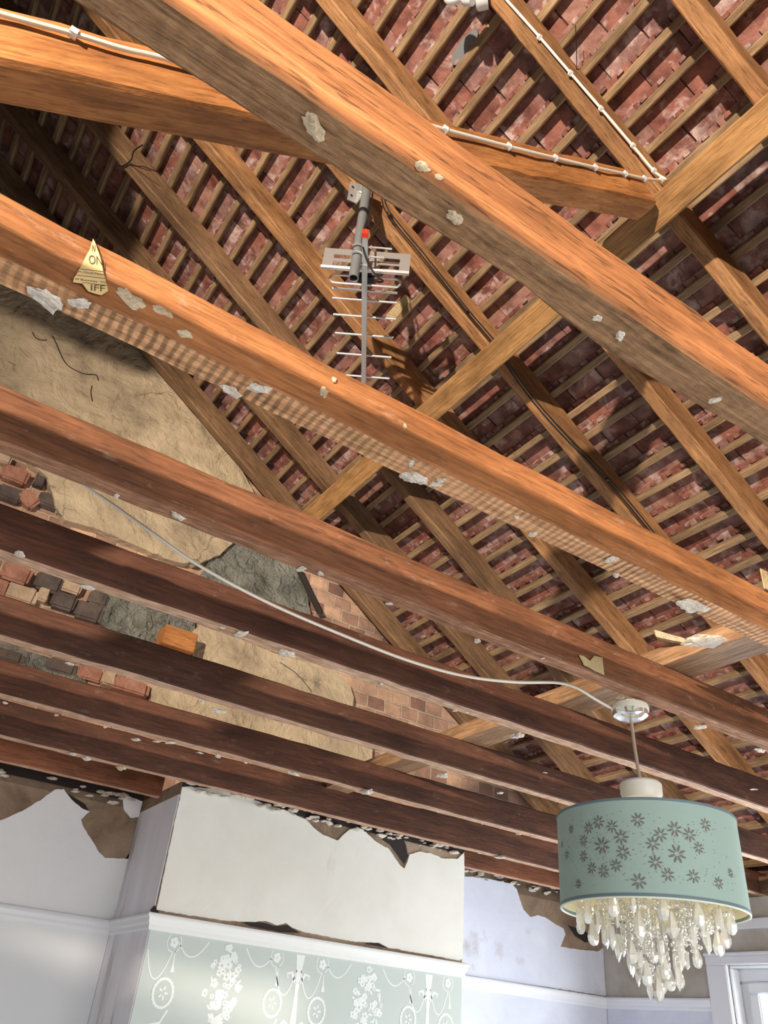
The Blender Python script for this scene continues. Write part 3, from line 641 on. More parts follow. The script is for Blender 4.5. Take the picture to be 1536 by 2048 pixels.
for k in rows:
    off = (k % 2) * .082
    for j in range(-6, 24):
        y = j * .164 + off - .02
        if y > 3.72 or y < -1.0: continue
        base = onslope(XK[k], RD + .0005 + BT + .0005, y) - SD * .020
        jit = random.uniform(-.004, .004); base = base + VY * jit + SD * random.uniform(-.004, .003)
        tw = random.uniform(-.012, .012)
        ay = (VY * math.cos(tw) + TSD * math.sin(tw)); ax = (TSD * math.cos(tw) - VY * math.sin(tw))
        if y + TW > 3.735: continue
        m = Matrix(((ax.x, ay.x, TSN.x, base.x), (ax.y, ay.y, TSN.y, base.y), (ax.z, ay.z, TSN.z, base.z), (0, 0, 0, 1)))
        ctr = base + TSD * .09 + VY * .08; d = ctr.dot(FW); score = 0
        if d > .2:
            px, py = proj(ctr)
            if -30 < px < 1560 and -30 < py < 2060:
                pa = proj(base + TSD * .05); pb = proj(base + TSD * .13); pc = proj(base + TSD * .05 + VY * .16)
                score = abs((pb[0] - pa[0]) * (pc[1] - pa[1]) - (pb[1] - pa[1]) * (pc[0] - pa[0]))
                # roughly hidden behind the two largest joists or the strut: ignore
                for yy, zz in ((.4375, .8), (.852, .8)):
                    t1 = ctr.y / yy; zl = ctr.z / t1
                    if .8 - zl * 0 and .79 < zl < .90: score *= .2
        cand.append((score, k, j, m))
cand.sort(key=lambda a: -a[0])
cnt = {}
rest = bmesh.new()
for i, (sc_, k, j, m) in enumerate(cand):
    if i < 300:
        o = bpy.data.objects.new('roof_tile', tmesh[(k * 7 + j * 3) % 6]); COL.objects.link(o); o.matrix_world = m
        row = ('%s course above the purlin' % ORD[4 - k]) if k <= 4 else ('%s course below the purlin' % ORD[k - 5])
        tag(o, 'red clay roof tile seen from below, %s, %s tile from the gable' % (row, ORD[22 - j]), 'roof tile', 'clay roof tiles')
    else: tile_bm(rest, m, jag=(k * 7 + j * 3) % 6 * 5 + 1)
o = put('roof_tile_field', rest, M_tile); tag(o, 'remaining small and distant red clay roof tiles of the slope', 'roof tiles', kind='stuff')
# sarking-black top skin so that no daylight shows through the tile joints
bm = bmesh.new(); a = onslope(-1.26, .225, -3.4); b = onslope(4.3, .225, -3.4)
sheet(bm, [a, b, b + VY * 7.3, a + VY * 7.3], SN * .03); struct(put('roof_covering', bm, M_dark))

# grey rounded patch between two battens at the top
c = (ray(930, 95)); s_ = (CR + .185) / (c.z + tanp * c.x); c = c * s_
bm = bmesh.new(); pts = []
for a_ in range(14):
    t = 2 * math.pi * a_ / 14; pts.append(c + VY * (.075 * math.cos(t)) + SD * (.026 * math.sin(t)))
sheet(bm, pts, SN * -.006); o = put('grey_patch', bm, M_galv); tag(o, 'grey rounded patch under the tiles near the white light fitting', 'patch')
# pale tile scrap visible behind the aerial
c = ray(800, 620); s_ = (CR + .18) / (c.z + tanp * c.x); c = c * s_
bm = bmesh.new(); obox(bm, c, VY, SD, SN, .16, .062, .006); o = put('pale_board', bm, M_tanpaper); tag(o, 'pale cream scrap board between battens right of the aerial', 'board')

# ------------------------------------------------------------------ plaster fragments
def flake(px, py, plane, val, r, mat, seed, hang=.0):
    p = {'Z': onZ, 'Y': onY}[plane](px, py, val)
    bm = bmesh.new(); bmesh.ops.create_icosphere(bm, subdivisions=3, radius=1)
    for v in bm.verts:
        n1 = noise.noise(v.co * 1.3 + Vector((seed * 3.3, 0, 0))); n2 = noise.noise(v.co * 4 + Vector((0, seed * 2.1, 0)))
        v.co *= 1 + .65 * n1 + .35 * n2
    sc = (r, r * .62, r * .20) if plane == 'Z' else (r, r * .15, r * .62)
    bmesh.ops.scale(bm, vec=sc, verts=bm.verts)
    bmesh.ops.rotate(bm, cent=(0, 0, 0), matrix=Matrix.Rotation(seed * 1.7, 3, 'Z' if plane == 'Z' else 'Y'), verts=bm.verts)
    o = put('plaster_fragment', bm, mat); o.location = p + (Vector((0, 0, -r * .10 - hang)) if plane == 'Z' else Vector((0, -r * .05, 0)))
    return o
FR = {0: [(628, 252, .017, 1), (910, 435, .012, 1), (1195, 636, .009, 0), (1240, 671, .010, 0), (1430, 800, .010, 0)],
      1: [(93, 597, .026, 0), (160, 605, .016, 0), (462, 780, .017, 0), (516, 776, .018, 0), (830, 955, .026, 0), (870, 968, .012, 0), (822, 926, .009, 0), (883, 960, .009, 0), (1066, 1068, .012, 0), (1033, 1034, .008, 0), (1232, 1150, .010, 0), (1224, 1118, .014, 0), (1385, 1210, .038, 0)],
      2: [(233, 992, .008, 0), (356, 1032, .016, 0), (603, 1137, .014, 0), (642, 1147, .010, 0), (778, 1207, .011, 0), (955, 1281, .012, 0), (1086, 1316, .007, 0), (1400, 1452, .022, 0), (1520, 1500, .020, 0), (1240, 1395, .02, 1)],
      3: [(40, 1108, .016, 0), (175, 1174, .018, 0), (482, 1266, .022, 0), (575, 1305, .032, 0), (445, 1255, .009, 0), (910, 1421, .009, 0), (935, 1424, .010, 0), (1035, 1470, .030, 0), (762, 1367, .010, 0), (1508, 1578, .012, 0)],
      4: [(140, 1327, .014, 0), (437, 1420, .026, 0), (403, 1405, .012, 0), (886, 1550, .028, 0), (1000, 1585, .016, 0), (1090, 1545, .008, 0)],
      5: [(10, 1405, .014, 0), (113, 1430, .010, 0), (210, 1454, .010, 0), (272, 1478, .020, 0), (314, 1482, .014, 0), (341, 1484, .022, 0), (400, 1505, .013, 0), (436, 1512, .018, 0), (491, 1525, .010, 0), (588, 1546, .026, 0), (735, 1582, .034, 0), (876, 1623, .010, 0), (1038, 1668, .012, 0), (965, 1648, .008, 0)],
      6: [(146, 1507, .020, 0), (173, 1516, .026, 0), (243, 1535, .028, 1), (1000, 1713, .034, 0), (960, 1706, .012, 0)]}
JN = ['big top joist', 'lath-striped second joist', 'third joist that carries the lampshade', 'fourth joist under the slack cable', 'fifth joist from the top', 'sixth joist from the top', 'seventh joist just above the chimney breast']
for j, L_ in FR.items():
    L_ = [(a, b, r * .85, t) for a, b, r, t in L_]
    L_.sort(); n_ = len(L_)
    for q, (x, y, r, tn) in enumerate(L_):
        o = flake(x, y, 'Z', ZC, r, M_crumb_tan if tn else M_crumb, x * .13 + j, hang=.0)
        tag(o, '%s plaster fragment from the left under the %s' % (ORD[q], JN[j]), 'plaster fragment', 'plaster crumbs under the joists')
SF = [(845, 335, JY[0], .011, 'elongated tan chip stuck on the orange side of the big top joist', 1), (878, 355, JY[0], .007, 'smaller tan chip just below another on the side of the big top joist', 1),
      (262, 600, JY[1], .018, 'dusty grey plaster smear low on the orange joist right of the yellow label', 1), (326, 624, JY[1], .013, 'knobbly tan plaster blob on the orange joist, farther right of the yellow label', 1), (368, 668, JY[1], .010, 'oval cream plaster dab low on the orange second joist', 1),
      (647, 785, JY[1], .010, 'round plaster dab on the second joist just left of where the aerial disappears', 1), (668, 760, JY[1], .006, 'small yellow chip high on the second joist below the aerial', 1), (810, 852, JY[1], .005, 'tiny cream chip on the second joist right of the aerial', 1)]
for x, y, Y, r, lab, tn in SF:
    o = flake(x, y, 'Y', Y, r, M_crumb_tan if tn else M_crumb, x * .17); tag(o, lab, 'plaster fragment', 'plaster chips on joist sides')
# plaster lumps on the binder and scraps over the wall heads
c = onX(1340, 1280, 1.64)
bm = bmesh.new(); obox(bm, c, Vector((.6, -.7, -.35)).normalized(), Vector((.7, .6, .2)).normalized(), Vector((0, .4, 1)).normalized(), .075, .05, .02)
for v in bm.verts: v.co += noise.noise_vector(v.co * 30) * .01
o = put('plaster_slab', bm, M_crumb_tan); tag(o, 'tan slab of broken plaster perched on the side of the binder, right', 'plaster fragment')
c = onX(1400, 1280, 1.67)
o = flake(1405, 1279, 'Z', .905, .045, M_crumb, 12.3); tag(o, 'white crumpled plaster and paper scrap hanging from the binder, right', 'plaster fragment')
rnd = random.Random(4)
def debris(name, x0, x1, Y, z, n, parent):
    bm = bmesh.new()
    for i in range(n):
        c = Vector((rnd.uniform(x0, x1), Y - rnd.uniform(0, .02), z + rnd.uniform(-.02, .02))); r = rnd.uniform(.005, .016)
        vv = bmesh.ops.create_icosphere(bm, subdivisions=1, radius=1)['verts']
        ax = rnd.uniform(0, 3)
        for v in vv:
            q = v.co.copy(); q *= 1 + .7 * noise.noise(q * 2 + c * 30); v.co = c + Vector((q.x * r * 1.8, q.y * r, (q.z + .3 * q.x) * r * .6))
    o = put(name, bm, [M_crumb], parent); o['kind'] = 'stuff'
debris('broken_plaster_edge', -.2, 1.05, YW - .002, .83, 60, wall_front)
debris('broken_plaster_edge', 1.12, 2.5, YB - .004, .825, 80, breast)
debris('broken_plaster_edge', 2.6, 3.9, YW - .002, .85, 50, wall_front)
# dark ledge strips between plaster and joists
bm = box(bmesh.new(), (XB0, YB - .003, .815), (XB1, YB - .0005, .845)); put('dark_top_edge', bm, M_dark, breast)
bm = box(bmesh.new(), (-1.6, YW - .003, .83), (XB0, YW - .0005, .87)); put('dark_top_edge', bm, M_dark, wall_front)
# deeper holes in the wall plaster
def hole(px, Y, par, nm='plaster_hole', mat=None):
    pts = [onY(x, y, Y - .0015) for x, y in px]; bm = bmesh.new(); sheet(bm, pts, Vector((0, .001, 0))); put(nm, bm, mat or M_dark, par)
hole([(752, 1662), (805, 1674), (812, 1690), (816, 1712), (808, 1728), (798, 1715), (780, 1690), (765, 1680)], YB, breast)
hole([(128, 1582), (170, 1608), (178, 1622), (165, 1622), (150, 1606)], YW, wall_front)
hole([(1135, 1850), (1170, 1862), (1195, 1880), (1170, 1885), (1150, 1872)], YW, wall_front)
hole([(470, 1838), (530, 1846), (550, 1852), (575, 1850), (600, 1866), (560, 1864), (500, 1852)], YB, breast)
hole([(300, 1820), (309, 1810), (318, 1824), (310, 1832)], YB, breast)
hole([(735, 1882), (760, 1886), (775, 1896), (730, 1888)], YB, breast)

# ------------------------------------------------------------------ paper label on the second joist
Yl = JY[1] - .0045
lab = empty('paper_label', onY(185, 540, Yl)); tag(lab, 'torn yellow printed paper triangle stuck on the orange second joist at left', 'label')
bm = bmesh.new(); sheet(bm, ragged([onY(x, y, Yl) for x, y in [(186, 477), (190, 484), (200, 512), (207, 545), (213, 566), (216, 582), (203, 590), (190, 587), (176, 582), (165, 567), (146, 564), (148, 556), (160, 536), (172, 512), (180, 498)]], .0008, .01), Vector((0, .0006, 0)))
child('paper', bm, M_paper, lab)
def letters(txt, p0, p1, h, shear=0):
    cu = bpy.data.curves.new('t', 'FONT'); cu.body = txt; cu.size = 1; cu.extrude = .0; cu.shear = shear
    to = bpy.data.objects.new('t', cu); COL.objects.link(to)
    dg = bpy.context.evaluated_depsgraph_get(); me = bpy.data.meshes.new_from_object(to.evaluated_get(dg))
    bpy.data.objects.remove(to); bpy.data.curves.remove(cu)
    bm = bmesh.new(); bm.from_mesh(me); bpy.data.meshes.remove(me)
    a = onY(*p0, Yl - .0006); b = onY(*p1, Yl - .0006); wdt = max(v.co.x for v in bm.verts); ux = (b - a) / wdt
    uz = (onY(p0[0], p0[1] - h, Yl - .0006) - a) / .72
    for v in bm.verts: x, y = v.co.x, v.co.y; v.co = a + ux * x + uz * y
    for f in bm.faces:
        if f.normal.y > 0: f.normal_flip()
    child('printed_letters', bm, M_ink, lab)
letters('N', (183, 503), (191, 504), 15, .2)
letters('ON', (177, 527), (204, 530), 18)
letters('M. COLLECTIONS', (157, 545), (208, 551), 4)
letters('of Business: YO', (150, 559), (213, 567), 4)
letters('IFF', (180, 581), (210, 583), 13)
bm = bmesh.new()
for a, b in (((160, 538), (206, 543)), ((153, 550), (210, 557)), ((165, 565), (214, 571))): tube(bm, [onY(*a, Yl - .0004), onY(*b, Yl - .0004)], .0004, 4)
child('printed_rules', bm, M_ink, lab)
# tan paper scrap on the third joist
Y3 = JY[2] - .004
bm = bmesh.new(); sheet(bm, ragged([onY(x, y, Y3) for x, y in [(1158, 1310), (1168, 1312), (1180, 1322), (1188, 1312), (1205, 1315), (1209, 1350), (1190, 1342), (1168, 1330)]], .001, .01), Vector((0, .001, 0)))
o = put('paper_scrap', bm, M_tanpaper); tag(o, 'square tan paper scrap stuck on the third joist above the glass rose', 'paper')
c = onY(1531, 1160, JY[1] - .004); bm = bmesh.new(); obox(bm, c, VX, VY, VZ, .022, .003, .05); o = put('paper_scrap', bm, M_tanpaper); tag(o, 'narrow tan scrap on the second joist at the right edge of the photo', 'paper')

# ------------------------------------------------------------------ cables
def clip(bm, p, s=.008): obox(bm, p, VX, VY, VZ, s, s, s * 1.1)
def slopept(x, y, off): r = ray(x, y); s = (CR + off / cp) / (r.z + tanp * r.x); return r * s
# white cable clipped to rafter f then down the strut
e = empty('white_cable', (1.3, .95, 2.6)); tag(e, 'white cable clipped along the bright rafter, turning back down the sloping strut', 'cable')
ptsA = [slopept(x, y, -.006) for x, y in [(985, -30), (1024, 12), (1079, 74), (1140, 145), (1202, 217), (1266, 292), (1308, 342), (1330, 358)]]
def onstrut(x, y): return onY(x, y, .878)
ptsB = [onstrut(x, y) for x, y in [(1327, 361), (1288, 357), (1250, 348), (1190, 335), (1110, 316), (1017, 293), (890, 259), (832, 243), (700, 212), (352, 122), (250, 98), (150, 68), (0, 27), (-150, -14)]]
bm = bmesh.new(); tube(bm, catmull(ptsA + ptsB), .0045, 8); child('cable_sheath', bm, M_cable, e, True)
for x, y in [(1079, 74), (1141, 146), (1202, 217), (1266, 291), (1308, 341)]:
    bm = bmesh.new(); clip(bm, slopept(x, y, -.006), .013); child('cable_clip', bm, M_whitep, e)
for x, y in [(1321, 361), (1288, 357), (1250, 348), (1190, 335), (1110, 316), (890, 259), (1017, 293), (147, 66)]:
    bm = bmesh.new(); clip(bm, onstrut(x, y), .013); child('cable_clip', bm, M_whitep, e)
# slack white cable to the glass rose
sl = [(60, 900, 1.40), (190, 985, 1.45), (290, 1055, 1.48), (400, 1132, 1.5), (540, 1207, 1.51), (700, 1276, 1.51), (820, 1322, 1.49), (930, 1352, 1.46), (1030, 1364, 1.43), (1110, 1365, 1.40), (1150, 1374, 1.385), (1190, 1398, 1.37), (1236, 1424, 1.355)]
bm = bmesh.new(); tube(bm, catmull([onY(x, y, Y) for x, y, Y in sl]), .0052, 10, flat=.7)
o = put('slack_white_cable', bm, M_cable, smooth=True); tag(o, 'slack white cable drooping under the joists to the glass ceiling rose', 'cable')
# pair of black cables on the rafter with the aerial
e = empty('black_cable', slopept(985, 685, 0)); tag(e, 'pair of thin black cables clipped down the rafter beside the aerial', 'cable')
for dx in (-4, 4):
    bm = bmesh.new(); tube(bm, catmull([slopept(x + dx * .6, y - dx * .5, -.004) for x, y in [(765, 395), (780, 430), (850, 515), (935, 623), (990, 688), (1040, 765), (1110, 850), (1215, 958), (1300, 1060), (1400, 1190)]]), .003, 6); child('cable_strand', bm, M_black, e, True)
for x, y in [(781, 432), (936, 624), (1215, 958)]:
    bm = bmesh.new(); clip(bm, slopept(x, y, -.005), .012); child('cable_clip', bm, M_black, e)
bm = bmesh.new(); tube(bm, catmull([slopept(x, y, -.006) for x, y in [(285, 290), (268, 302), (262, 320), (246, 332), (236, 330)]]), .0035, 6); tube(bm, catmull([slopept(x, y, -.006) for x, y in [(256, 325), (280, 335), (302, 342)]]), .002, 6)
o = put('black_wire_loop', bm, M_black); tag(o, 'short black wire looped round the grey rafter at top left', 'wire')
bm = bmesh.new(); tube(bm, [slopept(x, y, .09) for x, y in [(1151, 50), (1153, 95), (1153, 140)]], .0015, 5)
o = put('hanging_thread', bm, M_black); tag(o, 'thin dark thread hanging from the battens at top right', 'wire')

# ------------------------------------------------------------------ TV aerial
B0 = Vector((.78, 1.653, 2.43)); BD = Vector((.4, .637, 0)).normalized(); EE = Vector((BD.y, -BD.x, 0))
aer = empty('tv_aerial', (.83, 1.80, 2.376)); tag(aer, 'silver television aerial with many cross rods hanging from a rafter', 'aerial')
def at(t, e_=0, z=0): return B0 + BD * t + EE * e_ + VZ * z
bm = bmesh.new(); obox(bm, at(.47), BD, EE, VZ, .94, .020, .020); child('boom', bm, M_alu, aer)
bm = bmesh.new(); obox(bm, at(-.006), BD, EE, VZ, .02, .024, .024); child('end_cap', bm, M_red, aer)
mb, mt = onY(707, 557, 1.755), onY(725, 378, 1.80)
mt = Vector((mb.x, mb.y + .01, mt.z))
bm = bmesh.new()
ring_o = [(.0185, 0), (.0185, (mt - mb).length), (.0155, (mt - mb).length), (.0155, 0), (.0185, 0)]
lathe(bm, ring_o, mb, 24, mt - mb); child('mast_tube', bm, M_galv, aer, True)
bm = bmesh.new(); lathe(bm, [(.0155, .02), (0, .02)], mb, 20, mt - mb); child('tube_bore', bm, M_black, aer)
bm = bmesh.new(); lathe(bm, [(.0195, -.012), (.0215, -.01), (.0215, .01), (.0195, .012)], mb.lerp(mt, .66), 24, mt - mb); child('black_tape', bm, M_black, aer)
# wall bracket on the rafter
bc = onY(707, 385, 1.83)
bm = bmesh.new(); obox(bm, bc, Vector((1, -.15, 0)).normalized(), VY, VZ, .042, .004, .12); obox(bm, bc + Vector((.02, -.02, 0)), VX, VY, VZ, .004, .045, .12); obox(bm, mt + Vector((-.01, .02, -.03)), VX, VY, VZ, .05, .012, .03)
br = child('bracket', bm, M_alu, aer)
bm = bmesh.new(); 
for dz in (-.03, .028): lathe(bm, [(0, 0), (.006, 0), (.0055, -.001), (0, -.001)], bc + Vector((-.008, -.0035, dz)), 12, Vector((0, -1, 0)))
child('bracket_hole', bm, M_black, aer)
bm = bmesh.new(); tube(bm, [bc + Vector((.012, -.03, -.045)), bc + Vector((.04, -.05, -.04))], .006, 8); child('bolt', bm, M_alu, aer)
# saddle clamp between mast and boom
cz = at(.10).z; mc = mb.copy(); mc.z = cz + .03
bm = bmesh.new(); 
for zz in (.045, .0):
    c = Vector((mb.x, mb.y, cz + zz)); tube(bm, [c + Vector((-.028, -.004, 0)), c + Vector((-.02, -.024, 0)), c + Vector((.0, -.028, 0)), c + Vector((.02, -.02, 0)), c + Vector((.028, -.0, 0))], .003, 6)
obox(bm, Vector((mb.x + .026, mb.y + .008, cz + .022)), Vector((.3, 1, 0)).normalized(), Vector((1, -.3, 0)).normalized(), VZ, .004, .045, .07)
child('saddle_clamp', bm, M_alu, aer)
for zz, ln in ((.05, .085), (-.005, .06)):
    bm = bmesh.new(); c = at(.09, .012, zz); tube(bm, [c - EE * .02, c + EE * ln], .0035, 8); lathe(bm, [(0, .006), (.007, .006), (.007, 0), (0, 0)], c + EE * .004, 6, EE); child('clamp_bolt', bm, M_alu, aer)
# reflector plate with slots
tp = .17; hw = .168; hh = .125
def plate():
    bm = bmesh.new(); R0 = at(tp)
    # grid of cells, slots left out
    us = [-hw, -.128, -.052, .052, .128, hw]; zs = [0, .026, .05, .068, .092, hh]
    V_ = {}
    def vv(i, j):
        if (i, j) not in V_: V_[(i, j)] = bm.verts.new(R0 + EE * us[i] + VZ * (zs[j] + .006))
        return V_[(i, j)]
    for i in range(5):
        for j in range(5):
            if i in (1, 3) and j in (1, 3): continue
            bm.faces.new((vv(i, j), vv(i + 1, j), vv(i + 1, j + 1), vv(i, j + 1)))
    r = bmesh.ops.extrude_face_region(bm, geom=list(bm.faces)); bmesh.ops.translate(bm, vec=BD * .003, verts=[g for g in r['geom'] if isinstance(g, bmesh.types.BMVert)])
    bmesh.ops.recalc_face_normals(bm, faces=bm.faces)
    # rolled lip at the bottom
    pr_ = [(0, .008), (-.004, 0), (-.016, -.004), (-.022, .002), (-.020, .004), (-.015, .0), (-.003, .004), (.003, .008)]
    A = [bm.verts.new(R0 - EE * hw + BD * a + VZ * b) for a, b in pr_]; Bq = [bm.verts.new(R0 + EE * hw + BD * a + VZ * b) for a, b in pr_]
    for i in range(len(pr_) - 1): bm.faces.new((A[i], A[i + 1], Bq[i + 1], Bq[i]))
    return bm
child('reflector_plate', plate(), M_alu, aer)
# folded dipole
t0 = .222; hl = .135; r_ = .017
lp = [at(t0, x, -.006) for x in (-hl + .02, 0, hl - .02)]
for a in range(1, 8): th = math.pi * a / 8 - math.pi / 2; lp.append(at(t0, hl - .02 + .022 * math.cos(th), .017 + .023 * math.sin(th)))
lp += [at(t0, hl - .02, .04), at(t0, .035, .04)]
l2 = [at(t0, -.035, .04), at(t0, -hl + .02, .04)]
for a in range(1, 8): th = math.pi / 2 + math.pi * a / 8; l2.append(at(t0, -hl + .02 + .022 * math.cos(th), .017 + .023 * math.sin(th)))
bm = bmesh.new(); tube(bm, l2 + lp, .0045, 8); child('folded_dipole', bm, M_alu, aer, True)
bm = bmesh.new(); obox(bm, at(t0, 0, .032), EE, BD, VZ, .062, .045, .028); bmesh.ops.bevel(bm, geom=list(bm.edges), offset=.006, segments=2, affect='EDGES'); child('dipole_box', bm, M_black, aer)
for s in (-1, 1):
    bm = bmesh.new(); tube(bm, [at(t0 - .02, s * .022, .035), at(t0 - .02, s * .040, .036)], .004, 8); child('terminal_screw', bm, M_alu, aer)
for t, hw_ in ((.262, .128), (.31, .128), (.395, .127), (.495, .121), (.61, .117), (.74, .112), (.88, .108)):
    bm = bmesh.new(); z = .008
    tube(bm, [at(t, -hw_, z), at(t, hw_, z)], .0048, 10); child('director_rod', bm, M_alu, aer, True)
bm = bmesh.new(); tube(bm, catmull([mb.lerp(mt, .98) + Vector((.03, -.002, 0)), mb.lerp(mt, .75) + Vector((.026, -.004, 0)), mb.lerp(mt, .6) + Vector((.012, -.026, 0)), at(.03, -.012, .02), at(.10, .01, -.014), at(.17, .045, -.012), at(.21, .07, .01), at(.235, .05, .03)]), .0038, 8); child('coaxial_cable', bm, M_black, aer, True)

# ------------------------------------------------------------------ white lampholder at the top edge
e = empty('light_fitting', slopept(962, -2, 0)); tag(e, 'white round light fitting with bare bulb beside the bright rafter, cut off at top edge', 'light fitting')
c0 = slopept(962, -6, -.01)
axv = (slopept(905, -6, -.01) - c0).normalized()
bm = bmesh.new(); lathe(bm, [(0, .02), (.034, .02), (.040, .014), (.041, 0), (.041, -.02), (0, -.02)], c0 - axv * .0, 32, axv + VZ * -.5); child('fitting_base', bm, M_whitep, e, True)
c1 = c0 + axv * .03
bm = bmesh.new(); lathe(bm, [(0, 0), (.027, 0), (.029, .012), (.027, .03), (.022, .036), (0, .036)], c1, 28, axv); child('lampholder', bm, M_whitep, e, True)
c2_ = c1 + axv * .036
bm = bmesh.new(); lathe(bm, [(.014, 0), (.015, .012), (.022, .026), (.027, .042), (.026, .056), (.018, .068), (0, .072)], c2_, 24, axv); child('bulb', bm, plain('frosted_bulb', (.9, .9, .88), .3), e, True)

# ------------------------------------------------------------------ glass ceiling rose (junction) on the third joist
jc = Vector((1.585, 1.335, .782))
e = empty('ceiling_rose', jc); tag(e, 'clear round glass ceiling rose with coloured wires under the third joist', 'ceiling rose')
M_cleargl = plain('clear_plastic', (.92, .92, .90), .05, 0, .85, 1.3)
M_cream_e = plain('cream_plastic', (.80, .76, .64), .4)
bm = bmesh.new(); lathe(bm, [(0, .016), (.038, .016), (.046, .010), (.048, .002), (.047, -.006), (.043, -.006), (.0435, .002), (.039, .008), (0, .010)], jc, 36); child('rose_body', bm, M_cream_e, e, True)
bm = bmesh.new(); lathe(bm, [(.046, -.006), (.043, -.018), (.030, -.026), (.012, -.028), (0, -.028)], jc, 36); child('clear_cover', bm, M_cleargl, e, True)
for i, (mname, col, pts) in enumerate([('brown_wire', (.25, .09, .03), [(-.03, -.01, -.004), (-.01, .0, -.014), (.012, -.012, -.012), (.025, .0, -.004)]), ('blue_wire', (.12, .25, .55), [(-.005, .03, -.004), (.0, .01, -.014), (.006, -.01, -.014), (.0, -.025, -.006)]),
                                       ('green_wire', (.30, .50, .10), [(-.02, -.028, -.004), (-.012, -.018, -.013), (-.022, -.006, -.012)]), ('red_wire', (.6, .06, .04), [(.01, -.03, -.004), (.022, -.018, -.012), (.03, -.005, -.004)])]):
    bm = bmesh.new(); tube(bm, catmull([jc + Vector(p) for p in pts]), .0035, 8); child(mname, bm, plain(mname, col, .4), e, True)
bm = bmesh.new(); obox(bm, jc + Vector((-.012, -.012, .022)), Vector((.5, .5, .3)).normalized(), Vector((.7, -.7, 0)).normalized(), Vector((-.2, -.2, 1)).normalized(), .06, .022, .004); child('mounting_tab', bm, M_cream_e, e)

# ------------------------------------------------------------------ pendant lampshade with crystals
LC = Vector((1.596, 1.334, 0)); LR = .2055; Z0, Z1 = .307, .507
pend = empty('pendant_lamp', (LC.x, LC.y, Z0)); tag(pend, 'sage green drum pendant lampshade with hanging clear crystals', 'lamp')
bm = bmesh.new(); tube(bm, [(jc.x, jc.y, .758), (jc.x + .004, jc.y, .68), (LC.x, LC.y, .597)], .0042, 8); child('flex', bm, plain('brown_flex', (.42, .32, .24), .6), pend, True)
bm = bmesh.new(); lathe(bm, [(0, .598), (.046, .597), (.050, .592), (.050, .568), (.044, .556), (.012, .546), (.012, .505), (0, .505)], LC, 36); child('canopy', bm, plain('white_canopy', (.78, .77, .70), .35), pend, True)
mS, tS, NS, LS, BS = nt('sage_shade_fabric')
BS.inputs['Base Color'].default_value = (.42, .56, .505, 1); BS.inputs['Roughness'].default_value = .75; BS.inputs['Specular IOR Level'].default_value = .25
wv = noise_tex(NS, LS, coords(NS, LS, (300, 300, 300), rnd=False), 2, 2, .5); LS.new(bump(NS, LS, wv.outputs['Fac'], .12, .001), BS.inputs['Normal'])
tl = NS.new('ShaderNodeBsdfTranslucent'); tl.inputs[0].default_value = (.60, .66, .46, 1); ms = NS.new('ShaderNodeMixShader'); ms.inputs[0].default_value = .10
LS.new(BS.outputs[0], ms.inputs[1]); LS.new(tl.outputs[0], ms.inputs[2]); LS.new(ms.outputs[0], NS['Material Output'].inputs[0])
M_lining = plain('cream_shade_lining', (.76, .72, .50), .6)
M_cut = plain('cutout_shadow', (.19, .175, .155), .7)
M_band = plain('blue_grey_binding', (.16, .22, .25), .6)
M_rim = plain('pale_rim', (.80, .84, .70), .5)
bm = bmesh.new(); lathe(bm, [(LR, Z0), (LR, Z1)], LC, 96); sh = child('lampshade', bm, mS, pend, True)
bm = bmesh.new(); lathe(bm, [(LR - .003, Z1), (LR - .003, Z0)], LC, 96); child('lining', bm, M_lining, pend, True)
for z in (Z0, Z1 - .006):
    bm = bmesh.new(); lathe(bm, [(LR + .001, z), (LR + .0016, z + .003), (LR + .001, z + .006), (LR - .0035, z + .006), (LR - .0035, z), (LR + .001, z)], LC, 96); child('binding', bm, M_band, pend, True)
bm = bmesh.new(); tube(bm, [LC + Vector((math.cos(a) * (LR - .0015), math.sin(a) * (LR - .0015), Z0 - .001)) for a in [2 * math.pi * k / 96 for k in range(96)]], .0024, 8, closed=True); child('bottom_rim', bm, M_rim, pend, True)
# spider and crystal frame
bm = bmesh.new()
for k in range(3):
    a = k * 2.094 + .3; tube(bm, [LC + Vector((0, 0, .50)), LC + Vector((math.cos(a) * (LR - .004), math.sin(a) * (LR - .004), .50))], .002, 6)
child('spider', bm, M_alu, pend)
for r_ in (.165, .115, .06):
    bm = bmesh.new(); tube(bm, [LC + Vector((math.cos(a) * r_, math.sin(a) * r_, .345)) for a in [2 * math.pi * k / 48 for k in range(48)]], .0022, 6, closed=True); child('crystal_ring', bm, M_alu, pend)
bm = bmesh.new()
for k in range(4):
    a = k * 1.571; tube(bm, [LC + Vector((math.cos(a) * .165, math.sin(a) * .165, .345)), LC + Vector((0, 0, .345)), ], .002, 6)
tube(bm, [LC + Vector((0, 0, .345)), LC + Vector((0, 0, .51))], .004, 8); child('crystal_frame', bm, M_alu, pend)
